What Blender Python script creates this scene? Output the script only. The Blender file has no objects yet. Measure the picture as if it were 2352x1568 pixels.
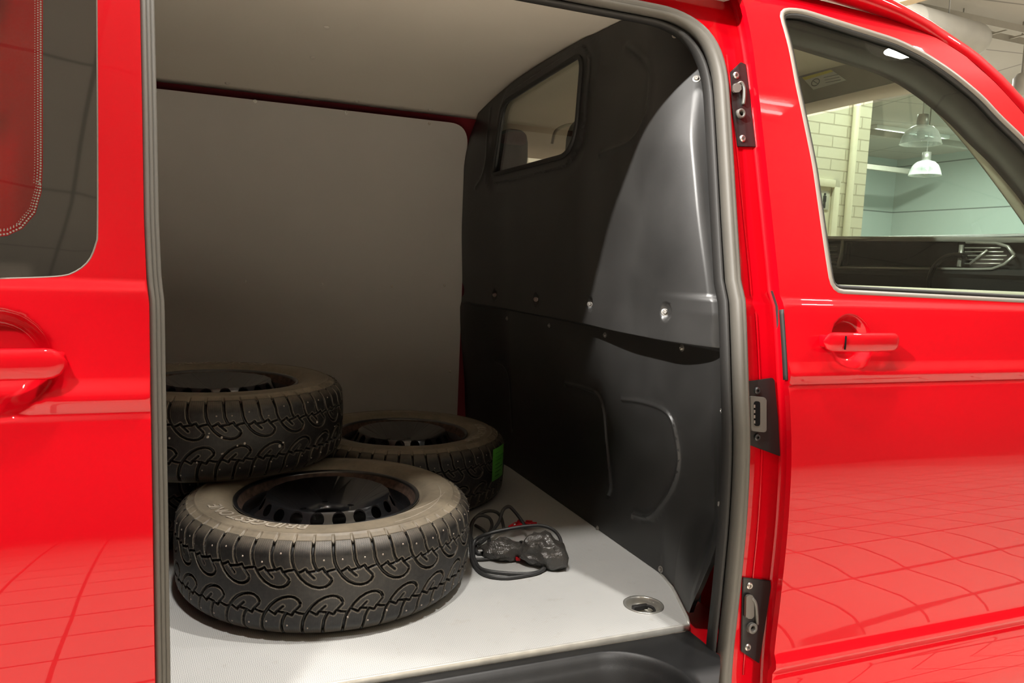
import bpy, bmesh, math, random
import numpy as np
from mathutils import Vector, Matrix, noise
from mathutils.geometry import delaunay_2d_cdt
from mathutils.bvhtree import BVHTree

random.seed(7)
PI = math.pi
SC = bpy.context.scene
COL = SC.collection

# ------------------------------------------------------------------ camera, world, exposure, lights
FOC = 1760.0
CAM = np.array([0.0, -1.17, 1.3454])
_yaw, _pit, _rol = 0.39032, 0.10191, 0.04434
CF = np.array([math.sin(_yaw)*math.cos(_pit), math.cos(_yaw)*math.cos(_pit), -math.sin(_pit)])
_R0 = np.array([math.cos(_yaw), -math.sin(_yaw), 0.0]); _U0 = np.cross(_R0, CF)
CR = _R0*math.cos(_rol) + _U0*math.sin(_rol)
CU = -_R0*math.sin(_rol) + _U0*math.cos(_rol)

cd = bpy.data.cameras.new('camera')
cam = bpy.data.objects.new('camera', cd); COL.objects.link(cam)
cam.matrix_world = Matrix(((CR[0], CU[0], -CF[0], CAM[0]), (CR[1], CU[1], -CF[1], CAM[1]),
                           (CR[2], CU[2], -CF[2], CAM[2]), (0, 0, 0, 1)))
cd.sensor_width = 36.0; cd.lens = FOC/2352*36.0; cd.clip_start = 0.02; cd.clip_end = 60
SC.camera = cam

wd = bpy.data.worlds.new('world'); SC.world = wd; wd.use_nodes = True
wd.node_tree.nodes['Background'].inputs[0].default_value = (0.9, 0.95, 1, 1)
wd.node_tree.nodes['Background'].inputs[1].default_value = 0.15
SC.view_settings.view_transform = 'Standard'
SC.view_settings.look = 'None'
SC.view_settings.exposure = 0.0
SC.view_settings.gamma = 1.0
SC.view_settings.use_curve_mapping = False

CEIL = 3.75
def area(name, loc, size, power, color=(1, .96, .9), rot=(0, 0, 0), sy=None, shape='DISK', spread=PI):
    l = bpy.data.lights.new(name, 'AREA'); l.shape = shape if sy is None else 'RECTANGLE'
    l.size = size
    if sy: l.size_y = sy
    l.energy = power; l.color = color; l.spread = spread
    o = bpy.data.objects.new(name, l); o.location = loc; o.rotation_euler = rot; COL.objects.link(o)
    return o
def spot(name, loc, target, power, size, ang, blend=.3, color=(1, .96, .9)):
    l = bpy.data.lights.new(name, 'SPOT'); l.energy = power; l.shadow_soft_size = size; l.spot_size = math.radians(ang)
    l.spot_blend = blend; l.color = color
    o = bpy.data.objects.new(name, l); o.location = loc; COL.objects.link(o)
    o.rotation_euler = (Vector(target)-Vector(loc)).to_track_quat('-Z', 'Y').to_euler()
    return o
# reflector lamps over and behind the photographer, the one over the sliding door added to brighten it: (x, y, drop, power, size, cone)
REFL = [(1.15, -.03, .42, 205, .03, 120), (.10, -.25, .42, 215, .07, 120), (3.2, -.40, .42, 260, .08, 110), (-1.0, -1.15, .42, 430, .08, 76),
        (-1.3, -2.4, .42, 1080, .1, 92), (1.3, -2.4, .42, 1080, .1, 92), (4.2, -3.2, .42, 1000, .1, 92), (6.8, -3.0, .42, 800, .1, 92)]
for lx, ly, dz, pw, sz, an in REFL:
    spot('lamp_light', (lx, ly, CEIL-dz), (lx, ly, 0), pw, sz, an)
# the low lamp left of the photographer that reaches the partition
spot('lamp_light', (-2.06, -.80, 3.50), (1.0, .30, 1.62), 1900, .04, 17, .6)
# fluorescent rows of the hall behind the van
HALL_LIGHTS = [(0.3, 2.6), (4.3, 2.5), (7.6, 5.4), (8.6, 1.2), (10.6, 8.2)]
for lx, ly in HALL_LIGHTS:
    area('hall_light', (lx, ly, CEIL-.13), 1.5, 70 if lx < 5 else 190, sy=.16)
HALL_LIGHTS += [(2.7, -1.7)]
# added unseen lamp: a low cool wash on the end wall of the hall
area('added_wall_wash', (11.2, 5.6, .25), 2.6, 150, color=(.62, .93, 1), rot=(0, math.radians(-118), 0), sy=.3)

# ------------------------------------------------------------------ pixel rays of the measured camera
def ray(px, py):
    return CF + CR*(px-1176)/FOC - CU*(py-784)/FOC
def aty(px, py, y):
    d = ray(px, py); return CAM + d*(y-CAM[1])/d[1]
def atz(px, py, z):
    d = ray(px, py); return CAM + d*(z-CAM[2])/d[2]
def atx(px, py, x):
    d = ray(px, py); return CAM + d*(x-CAM[0])/d[0]

# ------------------------------------------------------------------ materials
def sstep(a, b, x):
    t = np.clip((np.asarray(x, float)-a)/(b-a), 0, 1); return t*t*(3-2*t)

class NT:
    def __init__(s, name):
        s.m = bpy.data.materials.new(name); s.m.use_nodes = True
        s.t = s.m.node_tree; s.n = s.t.nodes; s.p = s.n['Principled BSDF']; s.out = s.n['Material Output']
    def new(s, ty, **k):
        n = s.n.new(ty)
        for a, b in k.items(): setattr(n, a, b)
        return n
    def link(s, a, b): s.t.links.new(a, b)
    def coord(s, kind='Object'):
        return s.new('ShaderNodeTexCoord').outputs[kind]
    def noise(s, scale, detail=4, rough=.5, vec=None, w=None):
        n = s.new('ShaderNodeTexNoise'); n.inputs['Scale'].default_value = scale
        n.inputs['Detail'].default_value = detail; n.inputs['Roughness'].default_value = rough
        s.link(vec if vec is not None else s.coord(), n.inputs['Vector']); return n.outputs['Fac']
    def ramp(s, fac, stops):
        r = s.new('ShaderNodeValToRGB'); e = r.color_ramp.elements
        while len(e) < len(stops): e.new(.5)
        for el, (p, c) in zip(e, stops):
            el.position = p; el.color = tuple(c)+(1,) if len(c) == 3 else c
        s.link(fac, r.inputs[0]); return r.outputs[0]
    def bump(s, h, strength=.3, dist=.002, prev=None):
        b = s.new('ShaderNodeBump'); b.inputs['Strength'].default_value = strength; b.inputs['Distance'].default_value = dist
        s.link(h, b.inputs['Height'])
        if prev is not None: s.link(prev, b.inputs['Normal'])
        return b.outputs[0]
    def base(s, c, rough=.5, metal=0, spec=.5, coat=0, coatr=.03):
        p = s.p
        if hasattr(c, 'is_linked') or not isinstance(c, tuple): s.link(c, p.inputs['Base Color'])
        else: p.inputs['Base Color'].default_value = c+(1,)
        p.inputs['Roughness'].default_value = rough; p.inputs['Metallic'].default_value = metal
        p.inputs['Specular IOR Level'].default_value = spec
        p.inputs['Coat Weight'].default_value = coat; p.inputs['Coat Roughness'].default_value = coatr
        return s
    def math(s, op, a, b=None):
        n = s.new('ShaderNodeMath', operation=op)
        for i, v in enumerate((a, b)):
            if v is None: continue
            if isinstance(v, (int, float)): n.inputs[i].default_value = v
            else: s.link(v, n.inputs[i])
        return n.outputs[0]

def simple(name, c, rough=.5, metal=0, spec=.5, coat=0, var=0.0, vscale=8, bump=0.0, bscale=400, bdist=.0006):
    t = NT(name)
    if var:
        f = t.noise(vscale, 5)
        col = t.ramp(f, [(.3, tuple(x*(1-var) for x in c)), (.7, tuple(min(1, x*(1+var)) for x in c))])
        t.base(col, rough, metal, spec, coat)
    else: t.base(c, rough, metal, spec, coat)
    if bump:
        t.link(t.bump(t.noise(bscale, 2), bump, bdist), t.p.inputs['Normal'])
    return t.m

M = {}
def mk_paint(name, c):
    t = NT(name)
    f = t.noise(2.2, 2)
    t.base(t.ramp(f, [(.3, tuple(x*.97 for x in c)), (.7, c)]), .5, 0, .05, .55, .02)
    t.p.inputs['Coat IOR'].default_value = 1.5
    return t.m
M['red'] = mk_paint('red_paint', (.42, .0003, .005))
M['redin'] = simple('red_inner_paint', (.16, .006, .014), .45, 0, .3, var=.05)
M['rubber'] = simple('seal_rubber', (.085, .079, .068), .55, 0, .4, bump=.4, bscale=900, bdist=.0004, var=.04, vscale=10)
M['rubber_dark'] = simple('dark_rubber', (.022, .021, .02), .6, 0, .35, bump=.5, bscale=700, bdist=.0005)
M['greyseal'] = simple('grey_window_seal', (.19, .17, .145), .45, 0, .4)
M['plastic'] = simple('black_plastic', (.021, .0205, .020), .38, 0, .5, var=.3, vscale=5, bump=.35, bscale=1300, bdist=.0003)
M['lining_plastic'] = simple('pillar_lining_plastic', (.055, .053, .048), .5, var=.1, bump=.4, bscale=900, bdist=.0004)
M['step'] = simple('grained_step_plastic', (.009, .009, .0092), .45, 0, .35, var=.2, vscale=20, bump=.35, bscale=900, bdist=.0004)
M['bracket'] = simple('bracket_plastic', (.012, .012, .012), .4, 0, .5)
M['grey_plastic'] = simple('grey_plastic', (.09, .085, .075), .4, 0, .5)
M['steel'] = simple('zinc_screw', (.45, .43, .4), .35, .9, .5)
M['rimblack'] = simple('black_wheel_paint', (.012, .0125, .014), .3, 0, .6, coat=1.0, var=.3, vscale=30)
M['rust'] = simple('rusty_rim_edge', (.07, .042, .03), .75, var=.6, vscale=60)
M['white'] = simple('white_screw_cap', (.62, .6, .55), .5)
M['rivet'] = simple('rivet_cap', (.50, .46, .40), .5)
M['hole'] = simple('dark_cavity', (.003, .003, .003), .9, spec=.1)
M['cable'] = simple('cable_rubber', (.035, .035, .035), .45, var=.2)
M['clampred'] = simple('red_clamp', (.45, .004, .01), .4)
M['cream'] = simple('cream_trim', (.62, .54, .42), .8, var=.04)
M['visor'] = simple('visor_grey', (.30, .28, .24), .8, var=.05)
M['pillar'] = simple('pillar_trim', (.50, .47, .38), .8, var=.05)
M['dash'] = simple('dashboard_black', (.012, .012, .012), .45, bump=.4, bscale=600)
M['gloss'] = simple('gloss_black', (.004, .004, .004), .08)
M['silver'] = simple('silver_trim', (.42, .42, .38), .35, .6)
M['seatcloth'] = simple('seat_cloth', (.045, .045, .043), .9, var=.2, bump=.5, bscale=500)
M['seatmaroon'] = simple('seat_maroon', (.07, .012, .016), .9)
M['lampwhite'] = simple('white_enamel', (.8, .8, .76), .4)
M['doorpaint'] = simple('cream_door_paint', (.72, .68, .5), .5, var=.03)
M['pipe'] = simple('cream_pipe_paint', (.78, .74, .56), .5)
M['duct'] = simple('duct_paint', (.36, .345, .30), .6, var=.06)
M['galv'] = simple('galvanised_steel', (.42, .42, .40), .4, .6)
M['signblack'] = simple('sign_black', (.01, .01, .01), .5)
M['signgrey'] = simple('sign_grey', (.55, .54, .45), .5)
M['stickerwhite'] = simple('sticker_white', (.7, .7, .66), .6)
M['stickeryellow'] = simple('sticker_yellow', (.75, .66, .12), .6)
M['stickerink'] = simple('sticker_ink', (.12, .12, .12), .6)
M['green'] = simple('green_label_paper', (.10, .42, .05), .5)
M['greenink'] = simple('green_label_ink', (.03, .16, .02), .5)
M['alu'] = simple('alu_edge', (.55, .54, .50), .35, .3, var=.1, vscale=40)

def m_glass(name, tint, refl=1.0, rough=0.0):
    t = NT(name); t.n.remove(t.p)
    tr = t.new('ShaderNodeBsdfTransparent'); tr.inputs[0].default_value = tint+(1,)
    gl = t.new('ShaderNodeBsdfGlossy'); gl.inputs['Roughness'].default_value = rough
    gl.inputs[0].default_value = (refl, refl, refl, 1)
    fr = t.new('ShaderNodeFresnel'); ge = t.new('ShaderNodeNewGeometry'); t.link(t.math('SUBTRACT', 1.5, t.math('MULTIPLY', ge.outputs['Backfacing'], 1.5-1/1.5)), fr.inputs[0])
    mx = t.new('ShaderNodeMixShader'); t.link(fr.outputs[0], mx.inputs[0]); t.link(tr.outputs[0], mx.inputs[1]); t.link(gl.outputs[0], mx.inputs[2])
    t.link(mx.outputs[0], t.out.inputs[0]); return t.m
M['glass'] = m_glass('tinted_glass', (.90, .94, .90), .5)
M['glassgrey'] = m_glass('grey_glass', (.84, .82, .80))
M['glassclear'] = m_glass('clear_glass', (.93, .95, .93))
M['screen'] = m_glass('windscreen_glass', (.88, .94, .90))
t = NT('black_glass_border'); t.base((.006, .006, .006), .03, 0, 1.0); t.p.inputs['IOR'].default_value = 1.7; M['frit'] = t.m

def m_emit(name, c, s):
    t = NT(name); t.base(c, .5); t.p.inputs['Emission Color'].default_value = c+(1,); t.p.inputs['Emission Strength'].default_value = s; return t.m
M['tube'] = m_emit('fluorescent_tube', (1, .97, .92), 14)
M['bulb'] = simple('unlit_bulb_glass', (.55, .6, .6), .2)
M['daylight'] = m_emit('frosted_daylit_glass', (.50, .80, .80), .62)

# headliner / lining boards
t = NT('lining_board'); f = t.noise(1.6, 4, .6)
t.base(t.ramp(f, [(.3, (.47, .45, .425)), (.7, (.52, .495, .465))]), .55, 0, .35); M['lining'] = t.m
t = NT('headliner_board'); f = t.noise(1.3, 3)
t.base(t.ramp(f, [(.3, (.61, .56, .485)), (.7, (.66, .61, .53))]), .62, 0, .3)
t.link(t.bump(t.noise(500, 2), .15, .0005), t.p.inputs['Normal']); M['headliner'] = t.m

# cargo floor: grey coated board with a fine hexagonal tread print
t = NT('hexagon_print_floor'); co = t.coord()
mp = t.new('ShaderNodeMapping'); mp.inputs['Scale'].default_value = (52, 52, 1); t.link(co, mp.inputs[0])
vo = t.new('ShaderNodeTexVoronoi', feature='DISTANCE_TO_EDGE'); vo.inputs['Randomness'].default_value = 0.0
sk_ = t.new('ShaderNodeSeparateXYZ'); t.link(mp.outputs[0], sk_.inputs[0])
rowf = t.math('FLOOR', t.math('MULTIPLY', sk_.outputs[1], 1.1547)); odd = t.math('MODULO', t.math('ABSOLUTE', rowf), 2.0)
xs = t.math('ADD', sk_.outputs[0], t.math('MULTIPLY', odd, .5))
cb = t.new('ShaderNodeCombineXYZ'); t.link(xs, cb.inputs[0]); t.link(t.math('MULTIPLY', sk_.outputs[1], 1.1547), cb.inputs[1])
t.link(cb.outputs[0], vo.inputs['Vector'])
edge = t.math('LESS_THAN', vo.outputs['Distance'], .13)
big = t.noise(3.0, 5, .6); fine = t.noise(60, 3)
c1 = t.ramp(big, [(.3, (.34, .345, .345)), (.55, (.40, .40, .395)), (.75, (.43, .42, .39))])
mx = t.new('ShaderNodeMix', data_type='RGBA'); t.link(t.math('MULTIPLY', edge, .62), mx.inputs[0]); t.link(c1, mx.inputs[6]); mx.inputs[7].default_value = (.66, .66, .63, 1)
dirt = t.ramp(t.noise(26, 6, .7), [(.60, (1, 1, 1)), (.78, (.72, .66, .58))])
mm = t.new('ShaderNodeMix', data_type='RGBA', blend_type='MULTIPLY'); mm.inputs[0].default_value = .55; t.link(mx.outputs[2], mm.inputs[6]); t.link(dirt, mm.inputs[7])
t.base(mm.outputs[2], .42, 0, .5)
t.link(t.bump(edge, .4, .0006), t.p.inputs['Normal']); M['cargofloor'] = t.m

# tyre rubber: dust on the sidewalls, dark worn tread, shade painted into its grooves and cuts
def m_tyre():
    t = NT('tyre_rubber')
    at = t.new('ShaderNodeAttribute', attribute_name='dust_shade'); uv = t.coord('UV')
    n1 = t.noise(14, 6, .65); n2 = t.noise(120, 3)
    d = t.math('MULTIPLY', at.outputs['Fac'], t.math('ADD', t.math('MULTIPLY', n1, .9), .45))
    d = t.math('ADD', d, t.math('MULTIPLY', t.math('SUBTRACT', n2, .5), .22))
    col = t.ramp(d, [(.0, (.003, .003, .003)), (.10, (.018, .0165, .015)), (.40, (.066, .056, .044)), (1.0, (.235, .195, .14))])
    sp = t.new('ShaderNodeSeparateXYZ'); t.link(uv, sp.inputs[0])
    # sipes: fine wavy cuts across the blocks
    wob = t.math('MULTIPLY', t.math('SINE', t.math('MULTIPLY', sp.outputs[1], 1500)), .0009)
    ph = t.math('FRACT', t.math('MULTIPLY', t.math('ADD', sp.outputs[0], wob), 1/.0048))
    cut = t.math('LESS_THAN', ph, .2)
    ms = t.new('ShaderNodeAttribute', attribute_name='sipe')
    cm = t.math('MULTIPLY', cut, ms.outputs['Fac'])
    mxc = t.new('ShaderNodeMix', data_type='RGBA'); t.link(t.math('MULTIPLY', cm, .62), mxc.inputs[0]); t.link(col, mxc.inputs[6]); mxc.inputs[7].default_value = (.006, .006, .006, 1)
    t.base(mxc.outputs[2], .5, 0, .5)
    h = t.math('MULTIPLY', cm, -1.0)
    b = t.bump(h, .8, .0012); b = t.bump(n2, .25, .0008, b)
    t.link(b, t.p.inputs['Normal'])
    return t.m
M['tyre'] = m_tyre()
M['letter'] = simple('raised_tyre_lettering', (.33, .29, .235), .7, var=.15, vscale=60)
M['stud'] = simple('steel_stud', (.38, .32, .27), .4, .6)
M['chip'] = simple('pale_grit', (.45, .42, .38), .8)

# crumpled pouch fabric
t = NT('pouch_fabric'); t.base((.055, .051, .046), .30, 0, .8)
t.link(t.bump(t.noise(24, 5, .65), .9, .012), t.p.inputs['Normal']); M['pouch'] = t.m

# brick wall, tiles, room surfaces
t = NT('painted_brick'); co = t.coord(); mp = t.new('ShaderNodeMapping'); t.link(co, mp.inputs[0]); mp.inputs['Rotation'].default_value = (PI/2, 0, 0)
br = t.new('ShaderNodeTexBrick'); br.inputs['Scale'].default_value = 1; br.inputs['Brick Width'].default_value = .27; br.inputs['Row Height'].default_value = .082
br.inputs['Mortar Size'].default_value = .005; br.inputs['Mortar Smooth'].default_value = .3
br.inputs['Color1'].default_value = (.74, .71, .56, 1); br.inputs['Color2'].default_value = (.70, .67, .52, 1); br.inputs['Mortar'].default_value = (.50, .47, .35, 1)
t.link(mp.outputs[0], br.inputs['Vector']); t.base(br.outputs['Color'], .6, 0, .3)
t.link(t.bump(t.math('SUBTRACT', 1.0, br.outputs['Fac']), .8, .006), t.p.inputs['Normal']); M['brick'] = t.m
t = NT('floor_tiles'); co = t.coord(); mp = t.new('ShaderNodeMapping'); t.link(co, mp.inputs[0]); mp.inputs['Rotation'].default_value = (0, 0, math.radians(3))
br = t.new('ShaderNodeTexBrick'); br.offset = 0; br.inputs['Scale'].default_value = 1; br.inputs['Brick Width'].default_value = .33; br.inputs['Row Height'].default_value = .33
br.inputs['Mortar Size'].default_value = .008; br.inputs['Mortar Smooth'].default_value = .1
br.inputs['Color1'].default_value = (.66, .60, .50, 1); br.inputs['Color2'].default_value = (.63, .57, .475, 1); br.inputs['Mortar'].default_value = (.16, .14, .12, 1)
t.link(mp.outputs[0], br.inputs['Vector']); t.base(br.outputs['Color'], .35, 0, .4); M['tiles'] = t.m
def m_panel(name, c, w, h, joint, rot=(0, 0, 0), rough=.8):
    t = NT(name); co = t.coord(); mp = t.new('ShaderNodeMapping'); t.link(co, mp.inputs[0]); mp.inputs['Rotation'].default_value = rot
    br = t.new('ShaderNodeTexBrick'); br.offset = 0; br.inputs['Scale'].default_value = 1; br.inputs['Brick Width'].default_value = w; br.inputs['Row Height'].default_value = h
    br.inputs['Mortar Size'].default_value = .012; br.inputs['Color1'].default_value = c+(1,); br.inputs['Color2'].default_value = tuple(x*.96 for x in c)+(1,); br.inputs['Mortar'].default_value = joint+(1,)
    t.link(mp.outputs[0], br.inputs['Vector']); t.base(br.outputs['Color'], rough, 0, .3); return t.m
M['ceiling'] = m_panel('concrete_slab_ceiling', (.40, .375, .33), 2.4, 1.2, (.2, .19, .17), rot=(0, 0, .2))
M['wallfront'] = m_panel('dark_hall_wall', (.20, .19, .17), 1.6, 2.2, (.07, .065, .06), rot=(PI/2, 0, 0))
M['wallside'] = m_panel('grey_wall', (.28, .28, .25), 1.6, 1.3, (.13, .13, .12), rot=(PI/2, 0, PI/2))
M['wallfar'] = m_panel('grey_green_far_wall', (.46, .52, .49), 2.4, .9, (.16, .18, .17), rot=(PI/2, 0, 0))

# ------------------------------------------------------------------ object helpers
def tag(o, label=None, cat=None, group=None, kind=None):
    if label: o['label'] = label
    if cat: o['category'] = cat
    if group: o['group'] = group
    if kind: o['kind'] = kind
    return o
def link(o, parent=None):
    COL.objects.link(o)
    if parent is not None: o.parent = parent
    return o
def thing(name, label, cat, loc=(0, 0, 0), group=None):
    o = bpy.data.objects.new(name, None); o.empty_display_size = .1; o.location = loc; link(o)
    return tag(o, label, cat, group)
def meshobj(name, verts, faces, mat, parent=None, smooth=True, normals=None, mats=None, fm=None):
    me = bpy.data.meshes.new(name); me.from_pydata([tuple(map(float, v)) for v in verts], [], faces); me.update()
    if smooth: me.shade_smooth()
    for m in (mats or [mat]): me.materials.append(m)
    if fm is not None: me.polygons.foreach_set('material_index', fm)
    if normals is not None: me.normals_split_custom_set(normals)
    o = bpy.data.objects.new(name, me); return link(o, parent)
def bmobj(name, bm, mat, parent=None, smooth=True, autos=None):
    me = bpy.data.meshes.new(name)
    bmesh.ops.recalc_face_normals(bm, faces=bm.faces)
    bm.to_mesh(me); bm.free()
    if smooth:
        me.shade_smooth()
        if autos is not None:
            me.set_sharp_from_angle(angle=autos)
    me.materials.append(mat)
    o = bpy.data.objects.new(name, me); return link(o, parent)
def box(bm, c, s, rot=None, bev=0, seg=2):
    r = bmesh.ops.create_cube(bm, size=1.0)
    vs = r['verts']
    mt = Matrix.Translation(c) @ (rot.to_4x4() if rot else Matrix()) @ Matrix.Diagonal((s[0], s[1], s[2], 1))
    bmesh.ops.transform(bm, matrix=mt, verts=vs)
    if bev:
        es = list({e for v in vs for e in v.link_edges})
        bmesh.ops.bevel(bm, geom=es, offset=bev, segments=seg, affect='EDGES', profile=.5)
def boxobj(name, c, s, mat, parent=None, rot=None, bev=0, seg=2):
    bm = bmesh.new(); box(bm, c, s, rot, bev, seg); return bmobj(name, bm, mat, parent, True, math.radians(40))
def frame_at(n):
    n = Vector(n).normalized(); return n.to_track_quat('Z', 'Y').to_matrix()
def lathe(bm, prof, seg=24, mt=None):
    """prof: list of (r, z) ; revolved about z"""
    rings = []
    for r, z in prof:
        if r < 1e-6: rings.append([bm.verts.new((0, 0, z))])
        else: rings.append([bm.verts.new((r*math.cos(2*PI*k/seg), r*math.sin(2*PI*k/seg), z)) for k in range(seg)])
    for a, b in zip(rings, rings[1:]):
        for k in range(seg):
            k2 = (k+1) % seg
            if len(a) == 1 and len(b) == 1: continue
            if len(a) == 1: bm.faces.new((a[0], b[k2], b[k]))
            elif len(b) == 1: bm.faces.new((a[k], a[k2], b[0]))
            else: bm.faces.new((a[k], a[k2], b[k2], b[k]))
    if mt is not None: bmesh.ops.transform(bm, matrix=mt, verts=[v for r in rings for v in r])
def smooth_path(pts, n=8, closed=False):
    P = [np.array(p, float) for p in pts]; out = []
    N = len(P)
    for i in range(N if closed else N-1):
        p0 = P[(i-1) % N] if (closed or i > 0) else 2*P[0]-P[1]
        p1 = P[i]; p2 = P[(i+1) % N]
        p3 = P[(i+2) % N] if (closed or i+2 < N) else 2*P[-1]-P[-2]
        for k in range(n):
            t = k/n
            out.append(.5*((2*p1)+(-p0+p2)*t+(2*p0-5*p1+4*p2-p3)*t*t+(-p0+3*p1-3*p2+p3)*t**3))
    if not closed: out.append(P[-1])
    return out
def sweep(bm, path, prof, closed=False, up=(0, 0, 1), cap=True, profclosed=True):
    """prof: (a,b) points; a along side = cross(t, up'), b along up'"""
    path = [Vector(p) for p in path]; N = len(path); rings = []
    for i, p in enumerate(path):
        if closed: t = path[(i+1) % N]-path[(i-1) % N]
        else: t = path[min(i+1, N-1)]-path[max(i-1, 0)]
        t.normalize(); u = Vector(up) if not callable(up) else Vector(up(i))
        s = t.cross(u).normalized(); w = s.cross(t).normalized()
        rings.append([bm.verts.new(p+s*a+w*b) for a, b in prof])
    K = len(prof)
    for i in range(N if closed else N-1):
        A = rings[i]; B = rings[(i+1) % N]
        for k in range(K if profclosed else K-1):
            bm.faces.new((A[k], A[(k+1) % K], B[(k+1) % K], B[k]))
    if cap and not closed and profclosed:
        bm.faces.new(rings[0][::-1]); bm.faces.new(rings[-1])
def tube(bm, path, r, seg=10, closed=False):
    path = [Vector(p) for p in path]; N = len(path); rings = []
    t0 = (path[1]-path[0]).normalized(); nrm = t0.orthogonal().normalized()
    for i, p in enumerate(path):
        if closed: t = path[(i+1) % N]-path[(i-1) % N]
        else: t = path[min(i+1, N-1)]-path[max(i-1, 0)]
        t.normalize(); nrm = (nrm-t*nrm.dot(t)).normalized(); b = t.cross(nrm)
        rings.append([bm.verts.new(p+(nrm*math.cos(2*PI*k/seg)+b*math.sin(2*PI*k/seg))*r) for k in range(seg)])
    for i in range(N if closed else N-1):
        A = rings[i]; B = rings[(i+1) % N]
        for k in range(seg): bm.faces.new((A[k], A[(k+1) % seg], B[(k+1) % seg], B[k]))
    if not closed: bm.faces.new(rings[0][::-1]); bm.faces.new(rings[-1])
def prism(bm, pts, off):
    """pts: 3D polygon, extruded by vector off"""
    a = [bm.verts.new(p) for p in pts]; b = [bm.verts.new(Vector(p)+Vector(off)) for p in pts]
    bm.faces.new(a[::-1]); bm.faces.new(b)
    n = len(pts)
    for i in range(n): bm.faces.new((a[i], a[(i+1) % n], b[(i+1) % n], b[i]))

def pip(P, poly):
    x, y = P[:, 0], P[:, 1]; ins = np.zeros(len(P), bool); n = len(poly)
    for i in range(n):
        x1, y1 = poly[i]; x2, y2 = poly[(i+1) % n]
        if y1 == y2: continue
        c = ((y1 > y) != (y2 > y)) & (x < (x2-x1)*(y-y1)/(y2-y1)+x1); ins ^= c
    return ins
def segdist(P, poly, closed=True):
    d = np.full(len(P), 1e9); n = len(poly)
    for i in range(n if closed else n-1):
        a = np.array(poly[i]); b = np.array(poly[(i+1) % n]); ab = b-a; L = max(ab@ab, 1e-12)
        t = np.clip(((P-a)@ab)/L, 0, 1); d = np.minimum(d, np.linalg.norm(P-a-t[:, None]*ab, axis=1))
    return d
def densify(poly, step):
    out = []; n = len(poly)
    for i in range(n):
        a = np.array(poly[i], float); b = np.array(poly[(i+1) % n], float); k = max(1, int(np.linalg.norm(b-a)/step))
        for j in range(k): out.append(tuple(a+(b-a)*j/k))
    return out
def rounded(poly, rad, n=6):
    """2D polygon with rounded corners; rad scalar or list"""
    out = []; N = len(poly)
    for i in range(N):
        p = np.array(poly[i], float); a = np.array(poly[i-1], float)-p; b = np.array(poly[(i+1) % N], float)-p
        r = rad[i] if isinstance(rad, (list, tuple)) else rad
        la, lb = np.linalg.norm(a), np.linalg.norm(b); r_ = min(r, la*.49, lb*.49)
        if r_ <= 1e-6: out.append(tuple(p)); continue
        A = p+a/la*r_; B = p+b/lb*r_
        for k in range(n+1):
            t = k/n; out.append(tuple((1-t)**2*A+2*t*(1-t)*p+t*t*B))
    return out

def panel(name, outline, holes, fn, us, vs, mat, parent=None, thick=(0, .012, 0), face=(0, -1, 0), bstep=.02, extra=None, curved=None):
    """curved sheet over a 2D region (outline minus holes); fn(u,v)->xyz arrays; analytic normals; real thickness"""
    ol = densify(outline, bstep); hs = [densify(h, bstep*.6) for h in holes]
    verts = []; edges = []
    for poly in [ol]+hs:
        s = len(verts); verts += [tuple(map(float, p)) for p in poly]; n = len(poly)
        edges += [(s+i, s+(i+1) % n) for i in range(n)]
    U, V = np.meshgrid(us, vs); G = np.stack([U.ravel(), V.ravel()], -1)
    if extra is not None: G = np.vstack([G]+[np.array(e) for e in extra])
    m = pip(G, ol)
    for h in hs: m &= ~pip(G, h)
    gap = min(np.diff(np.sort(vs)).min(), np.diff(np.sort(us)).min())*.45
    d = segdist(G, ol)
    for h in hs: d = np.minimum(d, segdist(G, h))
    G = G[m & (d > gap)]
    verts += [tuple(map(float, g)) for g in G]
    r = delaunay_2d_cdt([Vector(v) for v in verts], edges, [], 0, 1e-7)
    P = np.array([tuple(v) for v in r[0]]); T = np.array([tuple(f) for f in r[2]])
    C = P[T].mean(1); keep = pip(C, ol)
    for h in hs: keep &= ~pip(C, h)
    T = T[keep]
    def ev(u, v): return np.stack(fn(u, v), -1)
    X = ev(P[:, 0], P[:, 1]); e = 1e-4
    du = ev(P[:, 0]+e, P[:, 1])-ev(P[:, 0]-e, P[:, 1]); dv = ev(P[:, 0], P[:, 1]+e)-ev(P[:, 0], P[:, 1]-e)
    Nn = np.cross(du, dv); Nn /= np.linalg.norm(Nn, axis=1)[:, None]+1e-12
    fc = np.array(face, float)
    fl = (Nn@fc) < 0; Nn[fl] *= -1
    a, b, c = X[T[:, 0]], X[T[:, 1]], X[T[:, 2]]
    fn_ = np.cross(b-a, c-a); wr = (fn_*Nn[T[:, 0]]).sum(1) < 0; T[wr] = T[wr][:, ::-1]
    # boundary edges
    cnt = {}
    for t in T:
        for i in range(3):
            k = (t[i], t[(i+1) % 3]); cnt[k] = 1
    be = [k for k in cnt if (k[1], k[0]) not in cnt]
    n = len(X); th = np.array(thick, float)
    V3 = [tuple(x) for x in X]; F = [tuple(int(i) for i in t) for t in T]; LN = [tuple(Nn[i]) for t in T for i in t]
    V3 += [tuple(x+th) for x in X]; F += [(int(t[2])+n, int(t[1])+n, int(t[0])+n) for t in T]
    LN += [tuple(-Nn[i]) for t in T for i in t[::-1]]
    base = 2*n; idx = {}
    for k in be:
        for i in k:
            if i not in idx: idx[i] = base+2*len(idx); V3 += [tuple(X[i]), tuple(X[i]+th)]
    for i, j in be:
        A, B = idx[i], idx[j]; F.append((A, A+1, B+1, B))
        e1 = np.array(X[j]-X[i]); nn = np.cross(th, e1); nn /= np.linalg.norm(nn)+1e-12
        LN += [tuple(nn)]*4
    return meshobj(name, V3, F, mat, parent, True, LN)

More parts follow.
